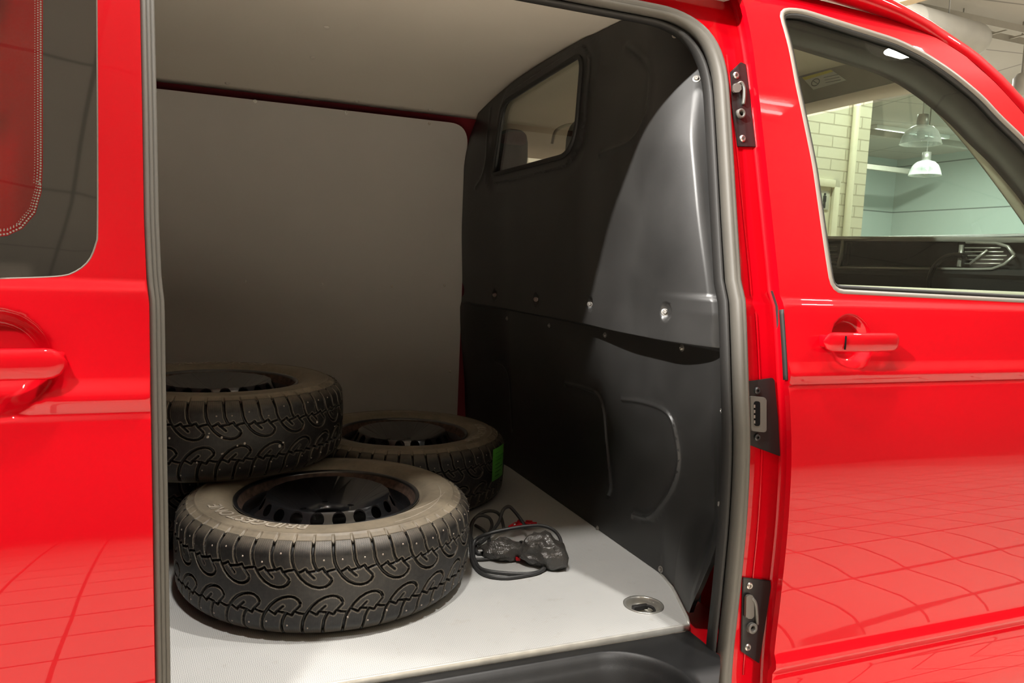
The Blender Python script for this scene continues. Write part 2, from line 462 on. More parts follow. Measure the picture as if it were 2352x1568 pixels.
def resample(pts, n):
    P = np.array(pts, float); L = np.r_[0, np.cumsum(np.linalg.norm(np.diff(P, axis=0), axis=1))]; t = np.linspace(0, L[-1], n)
    return np.stack([np.interp(t, L, P[:, k]) for k in range(P.shape[1])], -1)

def copy_tree(o, parent=None):
    c = o.copy(); COL.objects.link(c); c.parent = parent
    for ch in o.children: copy_tree(ch, c)
    return c

# ------------------------------------------------------------------ the van's side skin
_zp = [.10, .25, .34, .42, .50, .54, .70, .85, 1.0, 1.12, 1.22, 1.28, 1.34, 1.45, 1.60, 1.75, 1.88, 1.95, 2.0, 2.05]
_yp = [.09, .050, .016, .004, .0085, .0092, .0032, 0.0, .008, .028, .047, .060, .074, .103, .143, .185, .227, .262, .31, .40]
def _hermite(xp, yp):
    xp = np.array(xp); yp = np.array(yp); d = np.gradient(yp, xp)
    def f(x):
        x = np.clip(np.asarray(x, float), xp[0], xp[-1]); i = np.clip(np.searchsorted(xp, x)-1, 0, len(xp)-2)
        h = xp[i+1]-xp[i]; t = (x-xp[i])/h
        return (2*t**3-3*t*t+1)*yp[i]+(t**3-2*t*t+t)*h*d[i]+(-2*t**3+3*t*t)*yp[i+1]+(t**3-t*t)*h*d[i+1]
    return f
_base = _hermite(_zp, _yp)
def Yb(z):            # plain skin
    z = np.asarray(z, float)
    return _base(z)+.011*sstep(1.284, 1.300, z)
def Ys(z):            # skin with the two raised mouldings
    z = np.asarray(z, float); y = Yb(z)
    for zc, a, lo_ in ((1.138, .0075, .009), (.536, .0095, .014)):
        y = y-a*sstep(zc+.036, zc+.010, z)*sstep(zc-lo_, zc+.007, z)+.004*np.exp(-((z-zc+lo_+.004)/.005)**2)
    return y
def sk(px, py, off=0.0, f=Ys):
    """point of the skin (shifted by off) met by a pixel's ray"""
    y = .05+off
    for _ in range(40):
        p = aty(px, py, y); y = .6*y+.4*(float(f(min(p[2], 1.95)))+off)
    return aty(px, py, y)
def skp(pts, off=0.0): return [(lambda q: (q[0], q[2]))(sk(x, y, off)) for x, y in pts]

ZR = sorted(set([round(v, 4) for v in list(np.arange(.26, 2.0, .03))+list(np.arange(1.110, 1.176, .003))+list(np.arange(.505, .575, .003))+list(np.arange(1.278, 1.306, .0035))]))

van = thing('van', 'red panel van with its side door slid open, parked on the tiled hall floor', 'van', (0.6, .95, 0))
van['group'] = 'van'
del van['group']
VO = Vector((0.6, .95, 0))
class _P: pass
def vp(o):            # parent under the van, keeping world placement
    o.parent = van; o.matrix_parent_inverse = Matrix.Translation(-VO); return o

# --- body shell: the recessed side around the sliding door opening
JO = .055
def fj(x, z): return (x, Yb(z)+JO, z)
OPEN = [(-.95, .33), (1.028, .33), (1.028, 1.862), (-.95, 1.862)]
OPENR = rounded([(-.14, .33), (1.030, .33), (1.031, 1.20), (1.064, 1.904), (-.14, 1.904)], [.02, .05, .3, .15, .1], 12)
side_out = [(-1.9, .26), (1.118, .26), (1.118, 1.985), (-1.9, 1.985)]
shell = vp(panel('body_side', side_out, [OPENR], fj, np.arange(-1.9, 1.1, .06), np.arange(.26, 2.0, .03), M['red'], None, (0, .02, 0)))
# the return face between the recess and the front door
bm = bmesh.new()
zs = np.arange(.26, 1.99, .03)
rows = []
for z in zs:
    y0 = float(Yb(z)); pr = [(1.1155, y0+JO-.0005), (1.1195, y0+JO-.0025), (1.1210, y0+JO-.009), (1.1170, y0+.030), (1.1120, y0+.0165), (1.125, y0+.0165), (1.128, y0+.030), (1.128, y0+JO+.01)]
    rows.append([bm.verts.new((a, b, z)) for a, b in pr])
for A, B in zip(rows, rows[1:]):
    for k in range(len(A)-1): bm.faces.new((A[k], A[k+1], B[k+1], B[k]))
vp(bmobj('pillar_return', bm, M['red']))
# raised rib down the recessed pillar
bm = bmesh.new()
pth = [(1.072, float(Yb(z))+JO-.0005, z) for z in np.arange(.5, 1.86, .04)]
sweep(bm, pth, [(-.0035, 0), (-.0015, .0016), (.0015, .0016), (.0035, 0)], up=(0, -1, 0))
vp(bmobj('pillar_rib', bm, M['red']))

# roof, far side, rear: the rest of the shell
def roof_z(x, y): return 1.995 - .03*(abs(y-1.1)/.8)**4
yy = np.linspace(.30, 1.90, 33); xx = np.linspace(-1.9, 1.22, 24)
v = []; f = []
for x in xx:
    for y in yy: v.append((x, y, roof_z(x, y)+.03))
for i in range(len(xx)-1):
    for j in range(len(yy)-1):
        a = i*len(yy)+j; f.append((a, a+len(yy), a+len(yy)+1, a+1))
o = meshobj('roof', v, f, M['red']); vp(o); md = o.modifiers.new('s', 'SOLIDIFY'); md.thickness = .012; md.offset = -1
# roof edge over the side opening
bm = bmesh.new(); rows = []
for x in np.linspace(-1.9, 1.1, 20):
    rows.append([bm.verts.new((x, a, b)) for a, b in [(.36, 1.96), (.33, 1.975), (.27, 1.955), (.25, 1.965), (.262, 1.99), (.30, 2.012), (.36, 2.025)]])
for A, B in zip(rows, rows[1:]):
    for k in range(len(A)-1): bm.faces.new((A[k], A[k+1], B[k+1], B[k]))
o = vp(bmobj('roof_rail', bm, M['red']))
# far side wall (inner red face) and its outer skin
boxobj_ = boxobj('far_side', (-.40, 1.86, 1.12), (3.0, .05, 1.70), M['redin']); vp(boxobj_)
vp(boxobj('rear_wall', (-1.88, .95, 1.15), (.04, 1.7, 1.66), M['redin']))
vp(boxobj('chassis', (.2, .98, .35), (4.1, 1.50, .26), M['hole'], bev=.02))

# --- rubber seals round the opening
def open_path(off, yo, zmin=.36):
    """outline of the opening, moved inwards by off, from lower right up and round to the left"""
    P = [(1.030-off, .34), (1.030-off, .60)]
    P = rounded([(1.030-off, .30), (1.031-off, 1.20), (1.064-off, 1.904-off), (-.14+off, 1.904-off), (-.14+off, .33)], [0, .3, .15, .1, 0], 14)
    P = [p for p in densify(P, .03)[:-1] if True]
    # drop the closing segment
    out = []
    for p in P:
        out.append((p[0], float(Yb(p[1]))+yo, p[1]))
    # keep until the end of the left upright
    k = max(i for i, p in enumerate(out) if p[0] < 0)
    i0 = [i for i, p in enumerate(out) if p[0] < 0 and p[2] < .4]
    return out[:(i0[0]+1 if i0 else k)]
bm = bmesh.new()
sweep(bm, open_path(.012, .050), [(-.010, -.018), (-.0115, .002), (-.0085, .011), (-.003, .0135), (0.0, .0115), (.003, .0145), (.0085, .0135), (.0115, .008), (.0115, -.006), (.007, -.018)], up=(0, -1, 0))
vp(bmobj('opening_seal', bm, M['rubber']))
bm = bmesh.new()
sweep(bm, open_path(.027, .072), [(-.004, -.02), (-.005, .004), (0, .008), (.004, .004), (.005, -.02)], up=(0, -1, 0))
o = vp(bmobj('inner_seal_lip', bm, M['rubber_dark'])); 

# --- headliner
def zl(y): 
    return 1.985-.078*np.abs((np.asarray(y)-.93)/.86)**2.6
v = []; f = []
xx = np.linspace(-1.85, 1.10, 40); yy = np.linspace(.312, 1.79, 40)
for x in xx:
    for y in yy: v.append((x, y, float(zl(y))))
for i in range(len(xx)-1):
    for j in range(len(yy)-1):
        a = i*len(yy)+j; f.append((a, a+1, a+len(yy)+1, a+len(yy)))
head = vp(meshobj('headliner', v, f, M['headliner'])); md = head.modifiers.new('s', 'SOLIDIFY'); md.thickness = .006; md.offset = -1
HL = BVHTree.FromPolygons([Vector(p) for p in v], f)
def hit(bvh, px, py):
    d = Vector(ray(px, py)); h = bvh.ray_cast(Vector(CAM), d.normalized())
    return h[0], (h[1] if h[1] is None or h[1].dot(d) < 0 else -h[1])

# generic fastener meshes (shared)
def fastener(kind):
    bm = bmesh.new()
    if kind == 'cap': lathe(bm, [(0, .0012), (.0022, .0012), (.003, .0024), (.006, .0022), (.0075, 0), (.0075, -.001)], 20)
    elif kind == 'dome': lathe(bm, [(0, .004), (.003, .0037), (.006, .002), (.0075, 0), (.0085, 0), (.0085, -.001)], 20)
    elif kind == 'torx': lathe(bm, [(0, -.001), (.0022, -.001), (.0028, .0026), (.0055, .0028), (.0075, .0008), (.0078, -.002)], 24)
    elif kind == 'hex':
        lathe(bm, [(.0105, 0), (.0105, .001), (.007, .0014), (.0065, .0014)], 24)
        lathe(bm, [(.0062, 0), (.0062, .0055), (.005, .0065), (.002, .0065), (0, .0045)], 6)
    me = bpy.data.meshes.new(kind)
    bmesh.ops.recalc_face_normals(bm, faces=bm.faces); bm.to_mesh(me); bm.free(); me.shade_smooth(); me.set_sharp_from_angle(angle=.6)
    return me
FM = {k: fastener(k) for k in ('cap', 'dome', 'torx', 'hex')}
_fm = {}
def screw(kind, p, n, mat, parent, s=1.0, name='screw'):
    key = (kind, mat.name)
    if key not in _fm:
        me = FM[kind].copy(); me.materials.append(mat); _fm[key] = me
    o = bpy.data.objects.new(name, _fm[key]); COL.objects.link(o)
    R = frame_at(n); wm = Matrix.Translation(p) @ R.to_4x4() @ Matrix.Diagonal((s, s, s, 1))
    o.parent = parent; bpy.context.view_layer.update() if False else None
    o.matrix_parent_inverse = pinv(parent); o.matrix_basis = wm
    return o
def wmat(o):
    m = o.matrix_basis.copy()
    if o.parent: m = wmat(o.parent) @ o.matrix_parent_inverse @ m
    return m
def pinv(o): return wmat(o).inverted()
def sub(o, parent):
    o.parent = parent; o.matrix_parent_inverse = pinv(parent); return o
for q in [(750, 62), (718, 132), (522, 191), (690, 211), (820, 232), (988, 252)]:
    p, n = hit(HL, *q)
    if p is not None: screw('dome', p, n, M['rivet'], head, 1.15)

# --- far lining board
YL = 1.78
lo = [(-1.86, .575), (.985, .575), (.985, 1.882), (-1.86, 1.882)]
lo = rounded(lo, [0, .0, .075, 0], 10)
lin = vp(panel('side_lining', lo, [], lambda x, z: (x, YL+0*x, z), np.arange(-1.8, 1, .2), np.arange(.6, 1.86, .2), M['lining'], None, (0, .006, 0), bstep=.1))
for q in [(355, 208), (586, 233), (795, 258)]:
    screw('cap', aty(*q, YL-.0005), (0, -1, 0), M['white'], lin, 1.0)
for q in [(986, 284), (374, 637), (563, 645), (739, 652), (900, 657), (1021, 655), (372, 785), (1034, 853)]:
    screw('dome', aty(*q, YL-.0005), (0, -1, 0), M['white'] if q[0] in (563, 739) else M['rivet'], lin, .7)

# --- cargo floor
ZF = .57
fo = [(-1.86, .172), (1.004, .172), (1.020, .20), (1.079, .346), (1.100, .43), (1.100, 1.775), (-1.86, 1.775)]
cfl = vp(panel('cargo_floor', fo, [[(.957+.044*math.cos(a), .284+.044*math.sin(a)) for a in np.linspace(0, 2*PI, 32, endpoint=False)]],
               lambda x, y: (x, y, ZF+0*x), np.arange(-1.8, 1.2, .15), np.arange(.2, 1.8, .15), M['cargofloor'], None, (0, 0, -.02), face=(0, 0, 1), bstep=.05))
bm = bmesh.new(); box(bm, (-.43, .171, ZF-.006), (2.868, .006, .015), bev=.002)
pth = [(1.003, .171, ZF-.006), (1.019, .199, ZF-.006), (1.078, .345, ZF-.006), (1.099, .43, ZF-.006)]
sweep(bm, pth, [(-.003, -.0075), (-.003, .0085), (.003, .0085), (.003, -.0075)])
sub(bmobj('edge_strip', bm, M['alu']), cfl)
# tie-down cup with its folding ring
bm = bmesh.new(); mt = Matrix.Translation((.957, .284, ZF))
lathe(bm, [(.046, -.001), (.047, .0022), (.043, .0028), (.0405, .001), (.039, -.006), (.036, -.018), (.03, -.020), (0, -.020)], 40, mt)
cup = sub(bmobj('tie_down_cup', bm, simple('chromed_cup', (.50, .49, .45), .28, .7)), cfl)
bm = bmesh.new()
tube(bm, [(.957+.024*math.cos(a)*1.15, .282+.016*math.sin(a), ZF-.012+.004*math.sin(a)) for a in np.linspace(0, 2*PI, 28, endpoint=False)], .0036, 8, True)
box(bm, (.957, .298, ZF-.011), (.040, .012, .012), bev=.003)
sub(bmobj('lashing_ring', bm, M['rubber_dark']), cup)
for dx in (-.019, .021):
    screw('torx', (.957+dx, .272, ZF-.016), (0, -.2, 1), M['steel'], cup, .8)
bm = bmesh.new(); box(bm, (.957, .302, ZF-.014), (.03, .006, .010), bev=.001); sub(bmobj('cup_label', bm, simple('yellowed_sticker', (.7, .66, .42), .5)), cup)

# --- step
def zstep(x, y):
    x = np.asarray(x, float); y = np.asarray(y, float)
    # distance inside the rounded well
    cx, cy, hx, hy, r = -.02, -.09, .905, .235, .13
    qx = np.abs(x-cx)-(hx-r); qy = np.abs(y-cy)-(hy-r)
    sd = np.hypot(np.maximum(qx, 0), np.maximum(qy, 0))+np.minimum(np.maximum(qx, qy), 0)-r   # negative inside
    z = .556-.015*sstep(.004, -.016, sd)-.125*sstep(-.004, -.075, sd)
    z = z+.006*np.exp(-((sd+.002)/.006)**2)*0
    z = z+.010*sstep(-.094, -.10, sd)-.004*sstep(-.115, -.120, sd)
    z = z-.018*sstep(.03, -.03, y)*sstep(.0, .03, sd)
    return z
so = [(-.98, -.02), (.985, -.02), (1.02, .05), (1.012, .197), (1.004, .168), (-.98, .168)]
so = [(-.98, -.05), (.915, -.05), (.925, -.038), (.978, .024), (1.002, .058), (1.004, .168), (-.98, .168)]
vp(panel('step_trim', so, [], lambda x, y: (x, y, zstep(x, y)), np.r_[np.arange(-.98, .60, .03), np.arange(.60, 1.03, .0042)], np.arange(-.05, .17, .0035), M['step'], None, (0, 0, -.004), face=(0, 0, 1), bstep=.012))
# red sill corner inside the pillar foot
bm = bmesh.new()
prism(bm, [(.995, .20, .552), (.998, .062, .552), (1.006, .062, .552), (1.02, .088, .552), (1.06, .12, .552), (1.12, .15, .552), (1.12, .43, .552), (1.09, .43, .552)], (0, 0, -.03))
box(bm, (1.15, .22, .75), (.04, .16, .5))
vp(bmobj('sill_corner', bm, M['red'], None, True, .6))

# --- bulkhead ---------------------------------------------------
def gauss(a): return np.exp(-a*a)
GRV = []          # embossed outlines on the lower panel, in (y, z)
def ymn(z): return np.maximum(.135, Yb(z)+.080)
def xb(y, z):
    y = np.asarray(y, float); z = np.asarray(z, float)
    yo = y; y = y-(ymn(z)-.135)*sstep(.9, .3, y)
    low = 1.098-.036*sstep(.75, 1.17, z)-.085*sstep(1.45, 1.80, y)*sstep(.3, .9, z+.1)
    up = 1.005-.012*sstep(1.2, 1.5, z)*(1-sstep(1.75, 1.95, z))-.02*sstep(1.35, 1.75, y)*(1-sstep(1.7, 1.9, z))
    # bulge beside the door
    wb = sstep(.80, .48, y)*sstep(1.86, 1.62, z)
    up = up-.026*wb
    q = np.clip((.35-y)/.17, 0, 1.15); up = up+(.048+.012*sstep(1.6, 1.85, z))*q*q
    # shallow field around the seat shape
    s = sstep(1.172, 1.186, z)
    x = low*(1-s)+up*s
    # the panel turns back to its flange next to the door seal
    e = sstep(.188, .150, y)
    fl = 1.066
    x = x*(1-e*s)+fl*(e*s)
    el = sstep(.235, .15, y)*(1-s)
    x = x*(1-el)+1.050*el
    fx = np.interp(yo, [.135, .172, .2, .346, .43, 2], [1.0, 1.008, 1.024, 1.083, 1.101, 1.101]); k = sstep(.80, .60, z); x = np.where(yo < .43, x*(1-k)+fx*k, x)
    x = x-.012*sstep(.16, .13, y)
    return x
# measured outline: door-side edge follows the pillar, top follows the headliner
def bulk_outline():
    pts = []
    for z in np.arange(.575, 1.86, .05): pts.append((.135 if z > .75 else .135+.00*(.75-z), z))
    top = []
    for y in np.linspace(.36, 1.72, 22): top.append((y, float(zl(y))-.004))
    # chamfer the door side top corner
    pts = [(float(ymn(z))+.03*sstep(1.76, 1.88, z), z) for z in np.arange(.72, 1.88, .03)]
    far = [(1.775, z) for z in np.arange(1.84, .58, -.06)]
    bot = [(y, ZF+.001) for y in np.linspace(1.775, .35, 18)]+[(.30, ZF+.001), (.225, ZF+.002), (.200, .580), (.172, .612), (.152, .665)]
    return pts+top+far+bot
BO = [(float(a), float(b)) for a, b in bulk_outline()]
def yzx(px, py, x=1.0):
    x0 = x
    for _ in range(30):
        p = atx(px, py, x0); x0 = .6*x0+.4*float(xb(p[1], p[2]))
    return (p[1], p[2])
def yzplane(px, py, x): 
    p = atx(px, py, x); return (p[1], p[2])
XW = .992
win = [yzplane(*q, XW) for q in [(1158, 238), (1343, 122), (1324, 352), (1134, 402)]]
winr = rounded(win, [.05, .05, .10, .03], 8)
# embossed lines (lower panel and upper quarter shapes)
emb = []
emb.append(([yzx(*q) for q in [(1430, 917), (1470, 922), (1520, 938), (1545, 965), (1558, 1020), (1560, 1070), (1545, 1120), (1515, 1165), (1488, 1186), (1455, 1180)]], .0075, .0055))
emb.append(([yzx(*q) for q in [(1300, 880), (1350, 893), (1376, 908), (1388, 945), (1394, 1010), (1400, 1070), (1404, 1115), (1398, 1138)]], .0075, .0055))
emb.append(([yzx(*q) for q in [(1140, 830), (1160, 842), (1170, 870), (1174, 930), (1177, 985)]], .003, .005))
emb.append(([yzx(*q) for q in [(1440, 105), (1480, 135), (1495, 170), (1493, 220), (1485, 265), (1462, 310), (1430, 335), (1378, 355)]], .004, .007))
emb.append(([yzx(*q) for q in [(1128, 250), (1122, 300), (1118, 360), (1108, 405), (1092, 432)]], .004, .007))
embp = [(smooth_path([(a, b, 0) for a, b in pl], 6), h, w) for pl, h, w in emb]
embp = [([(p[0], p[1]) for p in pl], h, w) for pl, h, w in embp]
dim = [yzx(*q) for q in [(1062, 667), (1136, 677), (1231, 687), (1355, 698), (1528, 716)]]
def xbulk(y, z):
    x = xb(y, z); sh = np.shape(x); P = np.stack([np.ravel(y), np.ravel(z)], -1).astype(float); xx = np.ravel(x).astype(float).copy()
    for pl, h, w in embp:
        lo_ = np.min(pl, 0)-.03; hi = np.max(pl, 0)+.03
        m = ((P > lo_) & (P < hi)).all(1)
        if m.any(): d = segdist(P[m], pl, False); xx[m] -= h*gauss(d/w)
    for a, b in dim:
        m = (np.abs(P[:, 0]-a) < .03) & (np.abs(P[:, 1]-b) < .04)
        if m.any(): xx[m] += .012*sstep(1, .35, np.hypot((P[m, 0]-a)/.022, (P[m, 1]-b)/.026))
    dw = segdist(P, winr); ins = pip(P, winr)
    fl = (dw < .07)
    # flat window field with a raised surround
    t = sstep(.075, .035, dw)
    xx = xx*(1-t)+(XW+.004)*t
    xx -= .008*sstep(.034, .026, dw)
    return xx.reshape(sh)
ug = np.arange(.505, 1.79, .014); vg = np.array([v for v in np.arange(.55, 2.0, .014) if not 1.16 < v < 1.196])
extra = []
for pl, h, w in embp:
    for p in densify(pl, .006)[:-2]:
        extra.append([(p[0]+dx, p[1]+dz) for dx, dz in ((0, 0),)])
A = []
for pl, h, w in embp:
    pl2 = np.array(pl); 
    for i in range(len(pl2)-1):
        t = pl2[i+1]-pl2[i]; L = np.linalg.norm(t); nrm = np.array([-t[1], t[0]])/(L+1e-9)
        for k in range(max(1, int(L/.006))):
            c = pl2[i]+t*k/max(1, int(L/.006))
            for o_ in (-.0095, -.006, -.003, 0, .003, .006, .0095): A.append(tuple(c+nrm*o_))
for a, b in dim:
    for r_ in (.005, .01, .014, .018, .022, .026):
        for k in range(16): A.append((a+r_*math.cos(k*PI/8), b+1.2*r_*math.sin(k*PI/8)))
for yv in np.arange(.14, 1.77, .008):
    for zv in (1.166, 1.170, 1.174, 1.178, 1.182, 1.186, 1.190): A.append((yv, zv))
for zv in np.arange(.59, 1.89, .010):
    if 1.163 < zv < 1.193: continue
    for yv in np.arange(.139, .352, .0065): A.append((yv+float(ymn(zv))-.135, zv))
wv = np.array(winr)
for i in range(len(wv)):
    t = wv[(i+1) % len(wv)]-wv[i]; L = np.linalg.norm(t); nrm = np.array([t[1], -t[0]])/(L+1e-9)
    for k in range(max(1, int(L/.012))):
        c = wv[i]+t*k/max(1, int(L/.012))
        for o_ in (.026, .030, .034, .04, .055): 
            for sg in (-1, 1): A.append(tuple(c+nrm*o_*sg))
A = np.round(np.array([a for a in A]), 4)
# thin the extra points so that no two lie closer than 2 mm
key = np.unique(np.round(A/.0022).astype(int), axis=0, return_index=True)[1]; A = A[key]
A = np.array([a for a in A if True])
A = np.vstack([A, np.array([(yv, zv) for zv in np.arange(.56, 1.97, .014) for yv in np.arange(.34, .50, .014) if yv > .36+float(ymn(zv))-.135 and not 1.16 < zv < 1.196])])
bulk = panel('bulkhead', BO, [winr], lambda y, z: (xbulk(y, z), y, z), ug, vg, M['plastic'], None, (.012, 0, 0), face=(-1, 0, 0), bstep=.02, extra=[A])
vp(bulk)
bulk['label'] = 'black moulded plastic partition behind the cab'
me = bulk.data
BH = BVHTree.FromPolygons([v.co.copy() for v in me.vertices], [tuple(p.vertices) for p in me.polygons])
for q in [(1136, 677), (1231, 687), (1355, 698), (1528, 716), (1062, 667), (1165, 731), (1262, 747), (1390, 769), (1567, 799),
          (1662, 688), (1661, 760), (1661, 943), (1655, 1157), (1613, 1392), (1373, 1213), (1518, 1307), (1258, 1137), (1175, 1078), (1552, 80), (1600, 181), (1648, 367)]:
    p, n = hit(BH, *q)
    if p is not None and n.x < .3 and (p-Vector(CAM)).length < 3.4:
        screw('hex', p+n*.0005, n, M['steel'], bulk, .85 if q[0] > 1500 else .75, 'bolt')
# bulkhead window: rubber bead and pane
bm = bmesh.new()
sweep(bm, [(XW-.006, a, b) for a, b in winr], [(-.006, -.004), (-.007, .003), (-.003, .007), (.004, .006), (.007, .001), (.006, -.004)], closed=True, up=(-1, 0, 0))
sub(bmobj('window_bead', bm, M['rubber_dark']), bulk)
bm = bmesh.new(); prism(bm, [(XW+.004, a, b) for a, b in winr], (.004, 0, 0))
sub(bmobj('window_pane', bm, M['glassclear'], smooth=False), bulk)

# bits between bulkhead and seal: pillar lining
bm = bmesh.new(); rows = []
for z in np.arange(.66, 1.90, .04):
    y0 = float(Yb(z)); e = -.028*float(sstep(1.2, 1.9, z))/.3
    rows.append([bm.verts.new(p) for p in [(1.022-e*.3, y0+.082, z), (1.030-e*.3, y0+.10, z), (1.052-e*.2, max(.14, y0+.105), z), (1.066, max(.16, y0+.125), z)]])
for A_, B_ in zip(rows, rows[1:]):
    for k in range(3): bm.faces.new((A_[k], A_[k+1], B_[k+1], B_[k]))
o = vp(bmobj('pillar_lining', bm, M['lining_plastic'])); md = o.modifiers.new('s', 'SOLIDIFY'); md.thickness = .004

# --- striker plates on the pillar
def jp(px, py, out=.0): 
    return Vector(sk(px, py, JO-out, Yb))
def plate(name, poly, t=.004):
    pts = [jp(*q, .0008) for q in poly]
    bm = bmesh.new(); prism(bm, pts, (0, -t, 0))
    bmesh.ops.bevel(bm, geom=bm.edges[:], offset=.0012, segments=2, affect='EDGES')
    return vp(bmobj(name, bm, M['bracket'], None, True, .6))
NJ = Vector((0, -1, .1))
def ringpart(name, px, py, r1, r2, h, mat, parent, out=.005):
    bm = bmesh.new(); p = jp(px, py, out)
    lathe(bm, [(r2, -.002), (r2, h), (r2+.001, h+.0012), (r1-.001, h+.0012), (r1, h), (r1, -.002)], 28, Matrix.Translation(p) @ frame_at(NJ).to_4x4())
    lathe(bm, [(0, -.001), (r2, -.001)], 28, Matrix.Translation(p) @ frame_at(NJ).to_4x4())
    return sub(bmobj(name, bm, mat), parent)
def hook(parent, pts, top, mat, w=.009):
    """arched latch guide: loop standing off the plate, with a rounded head"""
    bm = bmesh.new(); a = [jp(*q, o_) for q, o_ in pts]
    sweep(bm, smooth_path(a, 6), [(-w*.32, -.003), (-w*.35, .0035), (0, .005), (w*.35, .0035), (w*.32, -.003)], up=tuple(NJ))
    sub(bmobj('latch_rail', bm, mat), parent)
    bm = bmesh.new(); b = [jp(*q, .007) for q in top]
    prism(bm, b, (0, -.006, 0)); bmesh.ops.bevel(bm, geom=bm.edges[:], offset=.0018, segments=3, affect='EDGES')
    sub(bmobj('latch_pad', bm, mat, None, True, .7), parent)
pt = plate('upper_striker_plate', [(1676, 166), (1700, 143), (1711, 148), (1738, 338), (1692, 337), (1680, 250)])
screw('torx', jp(1691, 173, .006), NJ, M['steel'], pt, 1.0); screw('torx', jp(1706, 318, .006), NJ, M['steel'], pt, 1.0)
hook(pt, [((1688, 200), .006), ((1700, 190), .010), ((1708, 200), .011), ((1709, 222), .010), ((1707, 240), .006)], rounded([(1680, 214), (1682, 192), (1699, 192), (1699, 212)], 5, 4), M['grey_plastic'])
ringpart('latch_bore', 1699, 262, .0105, .0055, .007, M['grey_plastic'], pt)
pt = plate('lower_striker_plate', [(1704, 1324), (1768, 1332), (1768, 1345), (1742, 1522), (1700, 1494)])
screw('torx', jp(1722, 1345, .006), NJ, M['steel'], pt); screw('torx', jp(1718, 1486, .006), NJ, M['steel'], pt)
hook(pt, [((1726, 1372), .009), ((1734, 1385), .011), ((1737, 1410), .010), ((1738, 1432), .006)], rounded([(1709, 1418), (1710, 1364), (1728, 1364), (1728, 1418)], 6, 4), M['grey_plastic'])
ringpart('latch_bore', 1724, 1440, .0115, .0055, .008, M['grey_plastic'], pt)
pt = plate('contact_plate', [(1714, 875), (1772, 867), (1777, 872), (1784, 960), (1790, 1047), (1714, 1019)])
pt['label'] = 'black plate with the electrical contact block of the sliding door'
screw('torx', jp(1740, 897, .006), NJ, M['bracket'], pt, 1.0); screw('torx', jp(1740, 1004, .006), NJ, M['bracket'], pt, 1.0)
bm = bmesh.new(); prism(bm, [jp(*q, .005) for q in rounded([(1719, 908), (1757, 912), (1757, 992), (1721, 988)], 6, 4)], (0, -.005, 0)); bmesh.ops.bevel(bm, geom=bm.edges[:], offset=.001, segments=2, affect='EDGES')
cb_ = sub(bmobj('contact_block', bm, M['grey_plastic'], None, True, .6), pt)
bm = bmesh.new(); prism(bm, [jp(*q, .0095) for q in rounded([(1731, 921), (1745, 921), (1745, 978), (1732, 978)], 6, 4)], (0, -.0012, 0)); sub(bmobj('contact_slot', bm, M['hole'], None, False), cb_)
for k in range(4):
    y = 929+k*12
    bm = bmesh.new(); prism(bm, [jp(*q, .0105) for q in [(1730.5, y), (1734, y), (1734, y+7), (1730.5, y+7)]], (0, -.0012, 0)); sub(bmobj('contact_pin', bm, M['steel'], None, False), cb_)

# ------------------------------------------------------------------ door handles (dish pressed into the skin)
def dish(x, z, c, r, dep):
    d = np.hypot(x-c[0], (z-c[1])*1.0)/r
    return dep*sstep(1.0, .62, d)

def handle(parent, x0, x1, zc, yoff, hgt, hid=None):
    """bar handle across a dish, with a lock cap at its x0 end"""
    bm = bmesh.new(); rows = []
    n = 26
    for i in range(n+1):
        t = i/n; x = x0+(x1-x0)*t
        e = min(t, 1-t)*n/3.0; s = math.sqrt(max(0.02, 1-(1-min(e, 1))**2))
        ow = .020+.010*math.sin(PI*t)
        yc = float(Yb(zc))+yoff-ow
        ring = []
        for k in range(14):
            a = 2*PI*k/14
            ring.append(bm.verts.new((x, yc+.0085*math.sin(a)*s*(1.0), zc+hgt*.5*s*math.copysign(abs(math.cos(a))**.75, math.cos(a)))))
        rows.append(ring)
    for A_, B_ in zip(rows, rows[1:]):
        for k in range(14): bm.faces.new((A_[k], A_[(k+1) % 14], B_[(k+1) % 14], B_[k]))
    bm.faces.new(rows[0][::-1]); bm.faces.new(rows[-1])
    # feet that carry the bar
    for xx_ in (x0+.022, x1-.018):
        yk = float(Yb(zc))+yoff; box(bm, (xx_, yk-.008, zc), (.026, .030, hgt*.62), bev=.004)
    h = bmobj('door_handle', bm, M['red'], None, True, .9); sub(h, parent)
    return h

# --- front door ------------------------------------------------
edge = [(1718, 0), (1745, 225), (1772, 470), (1790, 660), (1797, 690), (1806, 800), (1810, 890), (1814, 1050), (1810, 1220), (1798, 1360), (1768, 1560)]
de = [(1.100, float(z)) for z in np.arange(.30, 1.93, .05)]
topline = skp([(1900, -20), (1946, -3), (2003, 15), (2060, 37), (2110, 62), (2150, 87), (2219, 130), (2286, 190), (2352, 262), (2430, 350), (2510, 450)])
topline = [(1.10, topline[0][1]+.012)]+[(1.22, topline[0][1]+.008)]+topline[1:] if topline[0][0] > 1.2 else [(1.10, topline[0][1]+.01)]+topline
front_out = [(1.100, .30)]+[(1.100, z) for z in (.6, .9, 1.2, 1.5, 1.8)]+topline+[(2.18, 1.30), (2.22, 1.0), (2.22, .30)]
wl = skp([(1790, 24), (1840, 25), (1929, 53), (2063, 95), (2128, 127), (2192, 170), (2257, 224), (2300, 271), (2352, 320), (2420, 400), (2490, 500), (2530, 620), (2520, 700), (2352, 692), (2130, 681), (1912, 670), (1900, 590), (1870, 380), (1832, 200)])
wo = rounded(wl, .03, 4)
HC = (1.275, 1.212)
def fdoor(x, z): return (x, Ys(z)+dish(x, z, HC, .060, .024), z)
ex = [(HC[0]+r_*math.cos(k*PI/16), HC[1]+r_*math.sin(k*PI/16)) for r_ in np.arange(.004, .068, .004) for k in range(32)]
